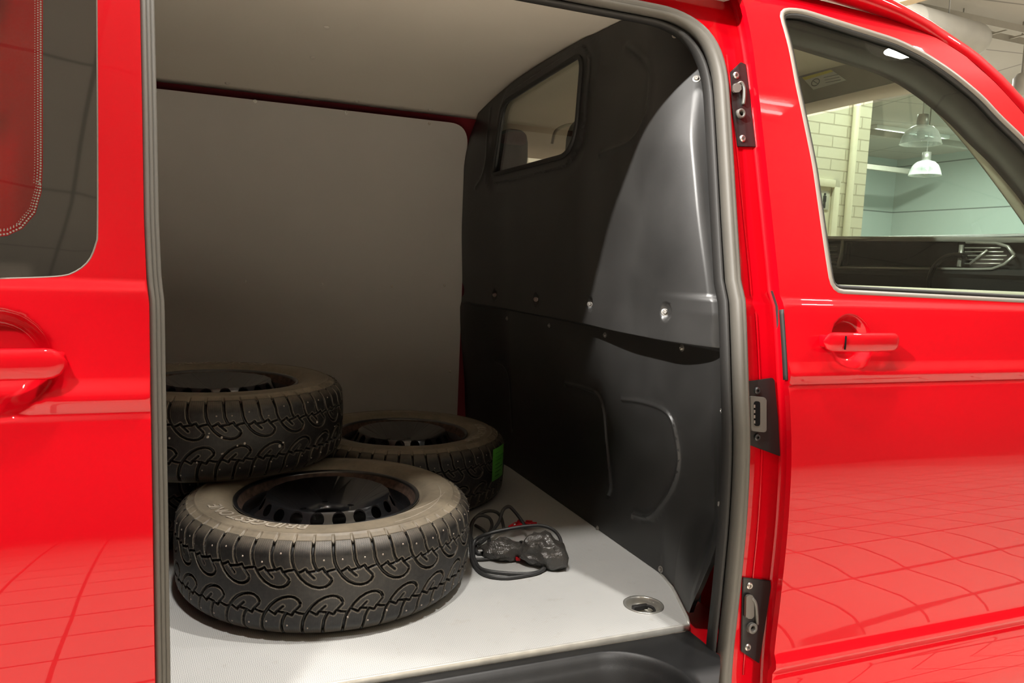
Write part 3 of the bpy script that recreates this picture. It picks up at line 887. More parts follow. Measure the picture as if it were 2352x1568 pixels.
fd = panel('front_door', front_out, [wo], fdoor, np.arange(1.10, 2.23, .014), ZR, M['red'], None, (0, .014, 0), bstep=.015, extra=[np.array(ex)])
vp(fd); fd['label'] = 'red cab door with its window'
fh = handle(fd, 1.176, 1.386, 1.214, 0, .040)
bm = bmesh.new(); yk = float(Yb(1.214)); box(bm, (1.219, yk-.036, 1.214), (.0012, .004, .028)); sub(bmobj('lock_cap_joint', bm, M['hole']), fh)
# window frame seal, glass
cen = np.mean(wo, 0)
def offs(poly, d):
    P = np.array(poly); n = len(P); out = []
    area_ = .5*sum(P[i][0]*P[(i+1) % n][1]-P[(i+1) % n][0]*P[i][1] for i in range(n)); sg = 1 if area_ > 0 else -1
    for i in range(n):
        t = P[(i+1) % n]-P[i-1]; t /= np.linalg.norm(t)+1e-9; out.append(tuple(P[i]+sg*d*np.array([t[1], -t[0]])))
    return out
def swept_loop(poly, prof, yo, mat, name, parent):
    bm = bmesh.new(); P = densify(poly, .015)
    # remove near-duplicates
    Q = [P[0]]
    for p in P[1:]:
        if np.hypot(p[0]-Q[-1][0], p[1]-Q[-1][1]) > .004: Q.append(p)
    sweep(bm, [(p[0], float(Yb(p[1]))+yo, p[1]) for p in Q], prof, closed=True, up=(0, -1, 0))
    return sub(bmobj(name, bm, mat), parent)
swept_loop(wo, [(-.006, -.006), (-.0065, .0015), (0, .004), (.0065, .0015), (.006, -.006)], .002, M['greyseal'], 'window_seal', fd)
swept_loop(offs(wo, -.010), [(-.005, -.012), (-.005, .0), (.0, .002), (.005, .0), (.005, -.012)], .006, M['rubber_dark'], 'glass_run', fd)
gp = panel('window_glass', wo, [], lambda x, z: (x, Yb(z)+.012, z), np.arange(1.1, 2.3, .06), np.arange(1.2, 2.0, .05), M['glass'], None, (0, .004, 0), bstep=.03); sub(gp, fd)
# dark lining of the door frame behind the glass, over the top and down the front
k1 = [i for i, p in enumerate(wo) if i > 6 and p[1] < 1.42][0]; k0 = list(range(5, k1))
run = [wo[i] for i in k0]; inn = [offs(wo, -.062)[i] for i in k0]
P1 = resample(run, 40); P2 = resample(inn, 40); bm = bmesh.new(); rows = []
for a, b in zip(P1, P2):
    y_ = float(Yb(a[1])); y2_ = float(Yb(b[1])); m_ = (a+b)/2
    rows.append([bm.verts.new(p) for p in [(a[0], y_+.020, a[1]), (m_[0], y_+.038, m_[1]), (b[0], y2_+.052, b[1]), (b[0], y2_+.075, b[1])]])
for A_, B_ in zip(rows, rows[1:]):
    for k in range(3): bm.faces.new((A_[k], A_[k+1], B_[k+1], B_[k]))
o = sub(bmobj('frame_lining', bm, M['dash']), fd); md = o.modifiers.new('s', 'SOLIDIFY'); md.thickness = .004
# pale inner sill of the door
bm = bmesh.new(); sweep(bm, [(x, float(Yb(1.32))+.040, 1.322) for x in np.linspace(1.13, 2.2, 12)], [(-.018, -.03), (-.018, .0), (-.010, .008), (.012, .008), (.018, .0), (.018, -.03)])
sub(bmobj('door_sill_trim', bm, M['pillar']), fd)
boxobj_ = boxobj('door_card', (1.66, .115, .92), (1.08, .05, .80), M['dash'], bev=.01); sub(boxobj_, fd)
# black rubber buffer in the door gap
bm = bmesh.new(); sweep(bm, [(1.0985, float(Yb(z))+.008, z) for z in np.arange(1.135, 1.282, .01)], [(-.003, -.004), (-.003, .006), (.003, .006), (.003, -.004)], up=(0, -1, 0))
sub(bmobj('gap_buffer', bm, M['rubber_dark']), fd)

# --- roof rail and windscreen pillar above the front door
rail_o = skp([(1905, -26), (1990, 4), (2064, 40), (2134, 84), (2204, 142), (2274, 214), (2356, 310), (2434, 412), (2506, 512)])

bm = bmesh.new(); rows = []
n = 30
A1 = resample([(1700, -62), (1800, -50), (1900, -22), (1946, -5), (2003, 13), (2060, 35), (2110, 60), (2150, 85), (2219, 128), (2286, 188), (2352, 260), (2430, 348), (2510, 448)], n)
B1 = resample([(1720, -110), (1830, -92), (1930, -58), (1990, -32), (2030, -10), (2072, 16), (2130, 50), (2174, 81), (2241, 128), (2300, 182), (2352, 240), (2440, 332), (2520, 425)], n)
for i in range(n):
    a = sk(A1[i][0], A1[i][1], .002); b = aty(B1[i][0], B1[i][1], a[1]+.045)
    a = np.array(a); b = np.array(b); w = b-a
    m1 = a+w*.30+np.array([0, -.016, .004]); m2 = a+w*.65+np.array([0, -.012, .006]); 
    g0 = a+np.array([0, .030, -.0]); c2 = b+np.array([.0, .05, .004])
    g1 = a+np.array([0, -.0, 0.]) 
    ctl = [g0, g1, a+w*.12+np.array([0, -.010, 0]), m1, a+w*.48+np.array([0, -.016, .006]), m2, a+w*.85+np.array([0, -.004, .004]), b, b+np.array([.005, .02, .004]), c2, b+np.array([.0, .09, -.01]), a+np.array([0, .07, .01]), g0+np.array([0, .01, 0])]
    rows.append([bm.verts.new(p) for p in ctl])
for A_, B_ in zip(rows, rows[1:]):
    K = len(A_)
    for k in range(K): bm.faces.new((A_[k], A_[(k+1) % K], B_[(k+1) % K], B_[k]))
vp(bmobj('windscreen_pillar', bm, M['red'], None, True, math.radians(60)))

# ------------------------------------------------------------------ sliding door (rolled back, standing proud of the side)
SO = -.085
def sl(px, py): 
    p = sk(px, py, SO); return (p[0], p[2])
e_s = [sl(*q) for q in [(357, 1700), (356, 1568), (350, 1200), (344, 900), (342, 700), (336, 640), (330, 500), (326, 250), (321, 0), (318, -120)]]
zt = 1.93
so_ = [(-.95, .30), (e_s[0][0], .30)]+e_s+[(e_s[-1][0]-.01, zt), (-.95, zt)]
wsl = [sl(*q) for q in [(224, -60), (226, 300), (226, 520), (222, 560), (205, 600), (172, 626), (130, 636), (0, 641)]]
wsl = [(p[0], p[1]) for p in smooth_path([(a, b, 0) for a, b in wsl], 5)]
wso = wsl+[(-.90, wsl[-1][1]), (-.90, 1.80), (wsl[0][0]-.03, 1.80), (wsl[0][0]-.005, 1.77)]
hs = sl(-22, 836); HS = (hs[0], hs[1])
def fslide(x, z): return (x, Ys(z)+SO+dish(x, z, HS, .073, .024), z)
ex = [(HS[0]+r_*math.cos(k*PI/16), HS[1]+r_*math.sin(k*PI/16)) for r_ in np.arange(.004, .08, .004) for k in range(32)]
sd = panel('sliding_door', so_, [wso], fslide, np.r_[np.arange(-.95, -.34, .03), np.arange(-.33, -.04, .010)], ZR, M['red'], None, (0, .040, 0), bstep=.012, extra=[np.array(ex)])
vp(sd); sd['label'] = 'red sliding door rolled back beside its opening'
he = sl(140, 835)
handle(sd, he[0]-.202, he[0]+.010, he[1]+.003, SO, .040)
# door edge seal: two ribbed rubber strips along the leading edge
def edge_path(dx, yo): return [(p[0]+dx, float(_base(p[1]))+SO+yo, p[1]) for p in resample([(a, b) for a, b in e_s], 60)]
bm = bmesh.new()
for k, (dx, yo, r_) in enumerate([(.0035, .020, .0042), (.0085, .030, .0042), (.0135, .040, .0045)]):
    tube(bm, edge_path(dx, yo), r_, 10)
tube(bm, edge_path(.006, .045), .009, 10)
sub(bmobj('edge_seal', bm, M['rubber']), sd)
# window: black printed border, clear field, bright edge
clr = [sl(*q) for q in [(97, -60), (97, 380), (94, 440), (80, 490), (50, 525), (15, 541), (-25, 546)]]
clro = clr+[(-.86, clr[-1][1]), (-.86, 1.76), (clr[0][0], 1.76)]
wi = offs(wso, -.0015)
fb = panel('glass_border', wi, [clro], lambda x, z: (x, Yb(z)+SO+.0055, z), np.arange(-.95, -.04, .05), np.arange(1.2, 1.95, .04), M['frit'], None, (0, .003, 0), bstep=.02); sub(fb, sd)
g = panel('window_glass', clro, [], lambda x, z: (x, Yb(z)+SO+.0055, z), np.arange(-.95, -.04, .05), np.arange(1.2, 1.95, .04), M['glassgrey'], None, (0, .003, 0), bstep=.03); sub(g, sd)
# dotted edge of the printed border
dots = bmesh.new()
cl2 = densify([tuple(p) for p in clr], .0035)[:-1]
cl2 = [p for p in cl2 if p[1] < 1.70 and p[0] > -.30]
for i, (x, z) in enumerate(cl2):
    if segdist(np.array([[x, z]]), clr, False)[0] > .001: continue
    for k in range(3):
        s_ = .0013-.0003*k
        nx, nz = (1, 0) if z > 1.42 else ((.7, -.7) if x > -.215 else (0, -1))
        c = (x-nx*(.0025+.0034*k), z-nz*(.0025+.0034*k)+(.0017 if k % 2 else 0))
        y = float(Yb(c[1]))+SO+.0045
        vs_ = [dots.verts.new((c[0]+s_*math.cos(a), y, c[1]+s_*math.sin(a))) for a in np.arange(0, 2*PI, PI/3)]
        dots.faces.new(vs_)
sub(bmobj('border_dots', dots, M['greyseal'], None, False), sd)
bm = bmesh.new()
P = resample([tuple(p) for p in wsl], 60)
sweep(bm, [(p[0]-.0008, float(Yb(p[1]))+SO+.003, p[1]) for p in P], [(-.0014, -.004), (-.0016, .001), (0, .002), (.0016, .001), (.0014, -.004)], up=(0, -1, 0))
sub(bmobj('glass_edge', bm, M['greyseal']), sd)

# ------------------------------------------------------------------ cab
# roof lining, windscreen frame, visor, dashboard, seats
v = []; f = []
xx = np.linspace(1.015, 2.0, 14); yy = np.linspace(.36, 1.80, 24)
for x in xx:
    for y in yy: v.append((x, y, 1.965-.17*abs((y-.98)/.8)**3.4*(1 if y > .98 else .35)-.05*max(0, (x-1.6)/.4)**2))
for i in range(len(xx)-1):
    for j in range(len(yy)-1):
        a = i*len(yy)+j; f.append((a, a+1, a+len(yy)+1, a+len(yy)))
o = vp(meshobj('cab_headliner', v, f, M['cream'])); md = o.modifiers.new('s', 'SOLIDIFY'); md.thickness = .008; md.offset = -1
# pillar trim swept along the roof edge
bm = bmesh.new()
pts = [aty(*q, yy_) for q, yy_ in [((1800, 72), .33), ((1900, 96), .33), ((1990, 120), .32), ((2070, 158), .31), ((2150, 232), .30), ((2240, 335), .285), ((2340, 470), .27), ((2400, 560), .26)]]
sweep(bm, smooth_path(pts, 6), [(-.020, -.006), (-.022, .006), (-.008, .013), (.010, .012), (.020, .004), (.018, -.006)], up=(0, -1, 0))
vp(bmobj('pillar_trim', bm, M['pillar']))
# visor
vz = [atx(*q, 1.72) for q in [(1842, 240), (1818, 150), (1900, 124), (2010, 150), (2105, 178)]]
bm = bmesh.new(); prism(bm, [tuple(p) for p in vz], (.016, .0, .004)); bmesh.ops.bevel(bm, geom=bm.edges[:], offset=.004, segments=2, affect='EDGES')
vis = vp(bmobj('sun_visor', bm, M['visor'], None, True, .6))
st = [atx(*q, 1.7185) for q in [(1842, 178), (1908, 160), (1944, 184), (1868, 206)]]
bm = bmesh.new(); prism(bm, [tuple(p) for p in st], (.001, 0, 0)); stk = sub(bmobj('warning_sticker', bm, M['stickerwhite'], None, False), vis)
bm = bmesh.new(); prism(bm, [tuple(atx(*q, 1.7178)) for q in [(1842, 178), (1908, 160), (1914, 164), (1848, 184)]], (.0006, 0, 0)); sub(bmobj('sticker_band', bm, M['stickeryellow'], None, False), stk)
bm = bmesh.new(); c = atx(1873, 189, 1.7175); tube(bm, [(1.7175, c[1]+.016*math.cos(a), c[2]+.010*math.sin(a)) for a in np.linspace(0, 2*PI, 20, endpoint=False)], .0012, 6, True)
tube(bm, [(1.7175, c[1]+.010, c[2]+.006), (1.7175, c[1]-.010, c[2]-.006)], .001, 6)
for k in range(3):
    a_, b_ = atx(1892+k*2, 178+k*6, 1.7175), atx(1925+k*3, 171+k*6, 1.7175); tube(bm, [tuple(a_), tuple(b_)], .0008, 5)
sub(bmobj('sticker_print', bm, M['stickerink']), stk)
# dashboard
XD = 2.10
def dash_body():
    bm = bmesh.new(); rows = []
    prof = [(2.10, 1.486), (2.09, 1.480), (2.10, 1.470), (2.14, 1.466), (2.14, 1.392), (2.09, 1.388), (2.086, 1.372), (2.10, 1.36), (2.13, 1.25), (2.2, .9), (2.45, .9), (2.50, 1.40), (2.35, 1.49), (2.2, 1.495)]
    for y in np.linspace(.20, 1.70, 30): rows.append([bm.verts.new((a, y, b)) for a, b in prof])
    for A_, B_ in zip(rows, rows[1:]):
        for k in range(len(prof)): bm.faces.new((A_[k], A_[(k+1) % len(prof)], B_[(k+1) % len(prof)], B_[k]))
    bm.faces.new(rows[0][::-1]); bm.faces.new(rows[-1])
    return bmobj('dashboard', bm, M['dash'], None, True, .5)
dash = vp(dash_body())
def dq(px, py, x=XD-.012): return tuple(atx(px, py, x))
def strip(pts, w, mat, name, parent, x=XD-.014, r=.006):
    bm = bmesh.new(); sweep(bm, [dq(*q, x) for q in pts], [(-w, -.004), (-w, .003), (0, .005), (w, .003), (w, -.004)], up=(-1, 0, 0)); return sub(bmobj(name, bm, mat), parent)
strip([(1880, 547), (2000, 548), (2150, 549), (2352, 551), (2420, 553)], .0075, M['silver'], 'upper_trim', dash)
strip([(1925, 614), (2100, 616), (2245, 618), (2280, 617), (2308, 606), (2330, 586)], .0035, M['silver'], 'lower_trim', dash)
strip([(1925, 614), (1934, 580), (1937, 550)], .007, M['silver'], 'vent_divider', dash)
strip([(2203, 612), (2206, 590), (2209, 562)], .006, M['silver'], 'vent_divider', dash)
strip([(2330, 586), (2315, 566), (2290, 558), (2220, 556)], .004, M['silver'], 'vent_surround', dash)
for base_, n_, x0_, x1_ in ((566, 5, 1880, 1922), (569, 5, 2217, 2312)):
    bm = bmesh.new()
    for k in range(n_):
        y = base_+k*9
        xr = x1_ if x1_ < 2000 else x1_-abs(k-2)*7
        sweep(bm, [dq(x0_, y, XD-.008), dq((x0_+xr)/2, y, XD-.008), dq(xr, y, XD-.008)], [(-.0018, -.003), (-.0018, .003), (.0018, .003), (.0018, -.003)], up=(-1, 0, 0))
    sub(bmobj('air_vent', bm, M['silver']), dash)
bm = bmesh.new(); sweep(bm, [dq(2228, 606, XD-.02), dq(2268, 574, XD-.02)], [(-.003, -.002), (-.003, .003), (.003, .003), (.003, -.002)], up=(-1, 0, 0)); sub(bmobj('vent_lever', bm, M['silver']), dash)
bm = bmesh.new(); tube(bm, [dq(2195+62*math.cos(a), 655+70*math.sin(a), XD-.03) for a in np.linspace(PI*.95, PI*1.62, 16)], .008, 8); sub(bmobj('glovebox_grip', bm, M['gloss']), dash)
bm = bmesh.new(); prism(bm, [dq(*q, XD+.002) for q in [(1942, 556), (2200, 557), (2198, 610), (1934, 609)]], (.004, 0, 0)); sub(bmobj('open_tray', bm, M['gloss'], None, False), dash)
# windscreen
bm = bmesh.new(); q = [(2.62, .22, 1.38), (2.62, 1.68, 1.38), (1.98, 1.58, 1.90), (1.98, .32, 1.90)]
prism(bm, q, (.004, 0, .003)); vp(bmobj('windscreen', bm, M['screen'], None, False))
bm = bmesh.new()
tube(bm, [(2.62, 1.70, 1.36), (2.3, 1.66, 1.64), (1.98, 1.60, 1.90), (1.6, 1.60, 1.93), (1.12, 1.62, 1.93)], .035, 10)
vp(bmobj('far_roof_pillar', bm, M['pillar']))
vp(boxobj('far_door', (1.85, 1.86, .98), (1.5, .06, .70), M['redin'], bev=.01))
vp(boxobj('far_centre_pillar', (1.13, 1.80, 1.6), (.09, .06, .62), M['cream'], bev=.02))
vp(boxobj('front_panel', (2.66, .95, .95), (.3, 1.5, .82), M['red'], bev=.1, seg=5))
# cab seats with headrests
def soft(bm, c, s, p=2.6, seg=24, rot=None):
    vs_ = []
    r = bmesh.ops.create_uvsphere(bm, u_segments=seg, v_segments=seg//2, radius=1)
    for v in r['verts']:
        q = v.co
        q2 = Vector([math.copysign(abs(a)**(2/p), a) for a in q]); 
        q2 = Vector((q2.x*s[0], q2.y*s[1], q2.z*s[2]))
        if rot: q2 = rot @ q2
        v.co = q2+Vector(c)
def seat(yc, wd, hr, xs=0.0, hx=0.0):
    bm = bmesh.new(); soft(bm, (1.235+xs, yc, 1.28), (.06, wd, .36), 4)
    s_ = vp(bmobj('seat_back', bm, M['seatcloth'])); 
    bm = bmesh.new(); soft(bm, (1.23+xs+hx, yc+hr[0], hr[1]), (.05, hr[2], hr[3]), 3.6); h = sub(bmobj('headrest', bm, M['seatcloth']), s_)
    return s_
ph = atx(1166, 364, 1.10)
seat(1.50, .235, (ph[1]-1.50, ph[2], .12, .105), .02, -.15)
pm = atx(1318, 340, 1.2)
seat(.98, .20, (pm[1]-.98-.02, pm[2]-.02, .13, .13), .02)
seat(.50, .20, (0, 1.76, .13, .11))
bm = bmesh.new()
_c = Vector(atx(1176, 322, 1.09)); soft(bm, _c, (.040, .085, .028), 3); vp(bmobj('headrest_band', bm, M['seatmaroon']))
bm = bmesh.new(); _h = [aty(*q, 1.5) for q in [(1268, 330), (1276, 302), (1300, 288), (1330, 284)]]
tube(bm, smooth_path([tuple(p) for p in _h], 5), .006, 8); vp(bmobj('grab_handle', bm, M['pillar']))

# ------------------------------------------------------------------ wheels
def tyre_arrays():
    NT_, NW = 70, 160
    NS = 26; N = NT_*NS; R = .343
    per = 2*PI*R/NS
    s = (np.arange(NT_)+.5)/NT_*per; w = np.linspace(-.104, .104, NW)
    Sg, Wg = np.meshgrid(s, w, indexing='ij'); P = np.stack([Sg.ravel(), Wg.ravel()], -1)
    h = per/2
    k_ = per/.0718
    Agr = [(0, .12), (.0, .085), (.002, .066), (.006, .054), (.012, .043), (.020, .031), (.031, .020), (.044, .0125), (.057, .0095), (.068, .0110), (.076, .0165), (.0795, .0235)]
    Bgr = [(h, .12), (h, .085), (h+.002, .066), (h+.006, .055), (h+.011, .047)]
    zz1 = [(.012, .043), (.020, .045), (.029, .051), (.033, .044), (h+.011, .047)]
    zz2 = [(h+.011, .047), (h+.021, .052), (h+.026, .043), (h+.037, .047), (per+.009, .049)]
    short1 = [(.033, .044), (.041, .036), (.046, .031)]
    short2 = [(h+.026, .043), (h+.033, .035), (h+.038, .029)]
    def field(P, lines, width):
        d = np.full(len(P), 1e9)
        for ln in lines:
            for sh in (-2, -1, 0, 1):
                d = np.minimum(d, segdist(P, [(a+sh*per, b) for a, b in ln], False))
        return sstep(width, width*.5, d), d
    def side(sgn, shift):
        Q = P.copy(); Q[:, 1] *= sgn; Q[:, 0] = (Q[:, 0]-shift) % per
        g1, d1 = field(Q, [Agr, Bgr], .0037); g2, d2 = field(Q, [zz1, zz2], .0028); g3, d3 = field(Q, [short1, short2], .0018)
        m = Q[:, 1] > 0
        g = np.maximum(np.maximum(g1, g2*.9), g3*.6)*m; d = np.minimum(np.minimum(d1, d2), d3); d[~m] = 1e9
        return g, d
    ga, da = side(1, 0); gb, db = side(-1, h*.55)
    g = np.maximum(ga, gb).reshape(NT_, NW); d = np.minimum(da, db).reshape(NT_, NW)
    # profile: inner bead, sidewall, tread, sidewall
    hc = .1075
    side_p = [(.205, .178), (.2115, .1885), (.216, .1945), (.222, .1965), (.226, .200), (.232, .2055), (.242, .2105), (.255, .2135), (.268, .2145), (.280, .2140), (.290, .2125), (.2965, .2112), (.2975, .2125), (.300, .2125), (.301, .2098), (.306, .2078), (.312, .2045), (.318, .2005)]
    up = [(r, z-hc) for r, z in side_p]
    a = np.abs(w); rt = R-.0035*(a/.07)**2-.018*np.clip((a-.074)/.030, 0, 1)**2
    zt_ = np.sign(w)*np.minimum(a, .104)*.93
    rt = rt-0*a
    prof = [(r, z) for r, z in up]+[(rt[i], zt_[i]) for i in range(NW)][::-1]+[(r, -z) for r, z in up[::-1]]
    prof = np.array(prof); K = len(prof); nu = len(up)
    dist = np.r_[0, np.cumsum(np.linalg.norm(np.diff(prof, axis=0), axis=1))]
    tng = np.gradient(prof, axis=0); nrm = np.stack([-tng[:, 1], tng[:, 0]], -1); nrm /= np.linalg.norm(nrm, axis=1)[:, None]
    if nrm[nu+NW//2, 0] < 0: nrm = -nrm
    th = np.arange(N)/N*2*PI
    gt = np.tile(g[:, ::-1], (NS, 1)); dt = np.tile(d[:, ::-1], (NS, 1))
    disp = np.zeros((N, K)); depth = .0075*np.ones(NW); disp[:, nu:nu+NW] = -gt*depth
    # shoulder lugs fade into the sidewall
    for j in range(4):
        k = nu-1-j; disp[:, k] = disp[:, nu]*(.75-.22*j); k2 = nu+NW+j; disp[:, k2] = disp[:, nu+NW-1]*(.75-.22*j)
    Rr = prof[:, 0][None]+disp*nrm[:, 0][None]; Zz = prof[:, 1][None]+disp*nrm[:, 1][None]+hc
    X = Rr*np.cos(th)[:, None]; Y = Rr*np.sin(th)[:, None]
    co = np.stack([X, Y, Zz+0*X], -1).reshape(-1, 3)
    dust_shade = np.zeros((N, K)); dust_shade[:, :nu] = .95; dust_shade[:, nu+NW:] = .8
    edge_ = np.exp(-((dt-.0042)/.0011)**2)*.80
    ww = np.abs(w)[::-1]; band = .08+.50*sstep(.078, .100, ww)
    dust_shade[:, nu:nu+NW] = np.maximum(band[None]*(1-gt), edge_*(gt < .5))*(1-gt*.95)-.06*gt  # grooves painted darker as shade; block edges and shoulders paler with dirt
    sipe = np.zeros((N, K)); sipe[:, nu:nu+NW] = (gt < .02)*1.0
    uv = np.stack([np.repeat(th[:, None]*R, K, 1), np.repeat(dist[None], N, 0)], -1).reshape(-1, 2)
    i = np.arange(N)[:, None]; j = np.arange(K-1)[None]; i2 = (i+1) % N
    F = np.stack([i*K+j, i2*K+j, i2*K+j+1, i*K+j+1], -1).reshape(-1, 4)
    return co, F, dust_shade.ravel(), sipe.ravel(), uv
def make_tyre(parent):
    co, F, dust_shade, sipe, uv = tyre_arrays()
    me = bpy.data.meshes.new('tyre'); me.vertices.add(len(co)); me.vertices.foreach_set('co', co.astype(np.float32).ravel())
    me.loops.add(F.size); me.loops.foreach_set('vertex_index', F.astype(np.int32).ravel())
    me.polygons.add(len(F)); me.polygons.foreach_set('loop_start', np.arange(0, F.size, 4, dtype=np.int32))
    me.update(calc_edges=True); me.validate()
    for nme, arr in (('dust_shade', dust_shade), ('sipe', sipe)):
        a = me.attributes.new(nme, 'FLOAT', 'POINT'); a.data.foreach_set('value', arr.astype(np.float32))
    ul = me.uv_layers.new(name='UVMap'); ul.data.foreach_set('uv', uv[F.ravel()].astype(np.float32).ravel())
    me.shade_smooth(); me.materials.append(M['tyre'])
    return link(bpy.data.objects.new('tyre', me), parent)
def text_mesh(s, size, ext=0.0, shear=0.0):
    cu = bpy.data.curves.new('t', 'FONT'); cu.body = s; cu.size = size; cu.extrude = ext; cu.shear = shear; cu.align_x = 'CENTER'; cu.offset = size*.012; cu.resolution_u = 4
    o = bpy.data.objects.new('t', cu); COL.objects.link(o); bpy.context.view_layer.update()
    me = bpy.data.meshes.new_from_object(o.evaluated_get(bpy.context.evaluated_depsgraph_get()))
    bpy.data.objects.remove(o); return me
TOPZ = .2145
def arc_text(s, ang, r0, size, parent, stretch=1.0):
    me = text_mesh(s, size, .0014, .12)
    n = len(me.vertices); co = np.empty(n*3); me.vertices.foreach_get('co', co); co = co.reshape(-1, 3)
    r = r0+co[:, 1]; a = ang-co[:, 0]*stretch/r0
    z = np.interp(r, [.226, .232, .242, .255, .268, .280, .290, .2965], [.200, .2055, .2105, .2135, .2145, .2140, .2125, .2112])
    out = np.stack([r*np.cos(a), r*np.sin(a), z+co[:, 2]+.0002], -1)
    me.vertices.foreach_set('co', out.ravel()); me.update(); me.materials.append(M['letter'])
    return link(bpy.data.objects.new('lettering', me), parent)

def make_rim(parent):
    bm = bmesh.new()
    # outer rim: flange, bead seat, well, open barrel
    lathe(bm, [(.2075, .1885), (.2125, .1925), (.2165, .1965), (.2185, .1985), (.2180, .2010), (.2150, .2020), (.2105, .2005), (.2070, .1960), (.2045, .188), (.2010, .181), (.1970, .176), (.1955, .160), (.1900, .150), (.1800, .140), (.1780, .100), (.1800, .05), (.197, .040), (.2010, .034), (.205, .018), (.212, .013), (.217, .014)], 96)
    rim = bmobj('rim', bm, M['rimblack'], parent)
    rim.data.materials.append(M['rust'])
    for p in rim.data.polygons:
        c = p.center; r = math.hypot(c.x, c.y)
        if c.z > .172 and r < .2075: p.material_index = 1
    # disc: slotted slope up to a crest, then the dished centre
    zr = _hermite([.0, .030, .034, .040, .060, .082, .098, .112, .126, .137, .146, .156, .168, .178, .186, .192], [.150, .150, .158, .166, .167, .168, .178, .197, .2095, .2115, .203, .184, .166, .156, .152, .150])
    circ = lambda r, n: [(r*math.cos(2*PI*k/n), r*math.sin(2*PI*k/n)) for k in range(n)]
    holes = [[((.1525+.0080*math.cos(a))*math.cos(2*PI*j/20)-.0155*math.sin(a)*math.sin(2*PI*j/20), (.1525+.0080*math.cos(a))*math.sin(2*PI*j/20)+.0155*math.sin(a)*math.cos(2*PI*j/20)) for a in np.linspace(0, 2*PI, 18, endpoint=False)] for j in range(20)]
    holes += [[(.0, .0)[0:0]]] if False else []
    bolts = [[(.060*math.cos(2*PI*j/5+.3)+.0085*math.cos(a), .060*math.sin(2*PI*j/5+.3)+.0085*math.sin(a)) for a in np.linspace(0, 2*PI, 12, endpoint=False)] for j in range(5)]
    G = []
    for r in list(np.arange(.045, .125, .0055))+list(np.arange(.125, .19, .0028)):
        n = max(16, int(2*PI*r/.007)); G += circ(r, n)
    def fdisc(x, y):
        r = np.hypot(x, y); a = np.arctan2(y, x)
        z = zr(r)
        z = z+.0035*np.cos(5*(a-.3-PI/5))*sstep(.085, .07, r)*sstep(.036, .05, r)
        return (x, y, z)
    o = panel('wheel_disc', circ(.1915, 120), [circ(.033, 40)]+holes+bolts, fdisc, np.array([9., 9.5]), np.array([9., 9.5]), M['rimblack'], None, (0, 0, -.004), face=(0, 0, 1), bstep=.009, extra=[np.array(G)])
    o.parent = rim
    bm = bmesh.new()
    tube(bm, [(.2285*math.cos(a), .2285*math.sin(a), .2005) for a in np.linspace(0, 2*PI, 96, endpoint=False)], .0012, 6, True)
    return rim
def make_wheel():
    w = thing('car_wheel', 'x', 'wheel')
    ty = make_tyre(w); make_rim(w)
    # studs
    bm = bmesh.new(); lathe(bm, [(0, .0016), (.0008, .0015), (.0010, .0006), (.0020, .0004), (.0022, -.002)], 10)
    sm = bpy.data.meshes.new('stud'); bm.to_mesh(sm); bm.free(); sm.shade_smooth(); sm.materials.append(M['stud'])
    rs = random.Random(5); per = 2*PI/52
    k = 0; rest = []
    for i in range(52):
        for sgn in (1, -1):
            if rs.random() < .12: continue
            wv_ = sgn*(.062+rs.choice((0, .007, .014, .020))); th = (i+.5+(0 if sgn > 0 else .27)+rs.uniform(-.12, .12))*per
            r = .343-.0035*(abs(wv_)/.07)**2-.018*max(0, (abs(wv_)-.074)/.030)**2; z = .1075+wv_*.93
            n = Vector((math.cos(th), math.sin(th), sgn*.12)).normalized(); wm = Matrix.Translation((r*math.cos(th), r*math.sin(th), z)) @ frame_at(n).to_4x4()
            a = math.atan2(math.sin(th+PI/2+.15), math.cos(th+PI/2+.15))
            if abs(a) < 2.75 and k < 98: 
                o = bpy.data.objects.new('stud', sm); o.matrix_basis = wm; link(o, ty); k += 1
            else: rest.append(wm)
    bm = bmesh.new()
    for wm in rest: lathe(bm, [(0, .0016), (.0008, .0015), (.0010, .0006), (.0020, .0004), (.0022, -.002)], 8, wm)
    if rest: tag(bmobj('stud', bm, M['stud'], ty), kind='stuff')
    return w, ty
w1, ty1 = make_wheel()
arc_text('BRIDGESTONE', math.radians(-137), .252, .040, ty1, 1.0)
arc_text('STEEL BELTED   TUBELESS   215/65 R16', math.radians(35), .258, .016, ty1, 1.2) if False else None
# swoosh ridges on the opposite half of the sidewall
bm = bmesh.new()
for r0, a0, a1 in ((.245, -62, -18), (.285, -70, -5)):
    tube(bm, [(r*math.cos(a), r*math.sin(a), float(np.interp(r, [.232, .242, .255, .268, .280, .290, .2965], [.2055, .2105, .2135, .2145, .2140, .2125, .2112]))) for a, r in zip(np.radians(np.linspace(a0, a1, 24)), np.linspace(r0, r0+(.035 if r0 < .27 else -.02), 24))], .0009, 6)
sub_ = bmobj('sidewall_ridge', bm, M['letter'], ty1)
FX = 0.0
W1 = (.2911, 1.8263-1.17, ZF+.0005); W2 = (.6307, 2.4577-1.17, ZF+.0005); W3 = (.0444, 2.2305-1.17, ZF+.217); W4 = (-.125, 1.215, ZF+.0005)
def place(w, loc, rz, label, first=False):
    w.location = loc; w.rotation_euler = (0, 0, rz); w['label'] = label; w['group'] = 'studded winter wheels in the cargo bay'; return w
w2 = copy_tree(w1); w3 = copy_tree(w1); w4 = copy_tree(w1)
place(w1, W1, 0, 'dusty studded wheel lying flat at the front of the grey cargo floor, brightly lit')
place(w2, W2, 1.9, 'dark wheel with a green label on its tread, lying by the black partition')
place(w3, W3, 3.9, 'dark wheel lying on top of another at the left of the cargo bay')
place(w4, W4, 2.9, 'wheel at the bottom of the left stack, mostly hidden in shadow')
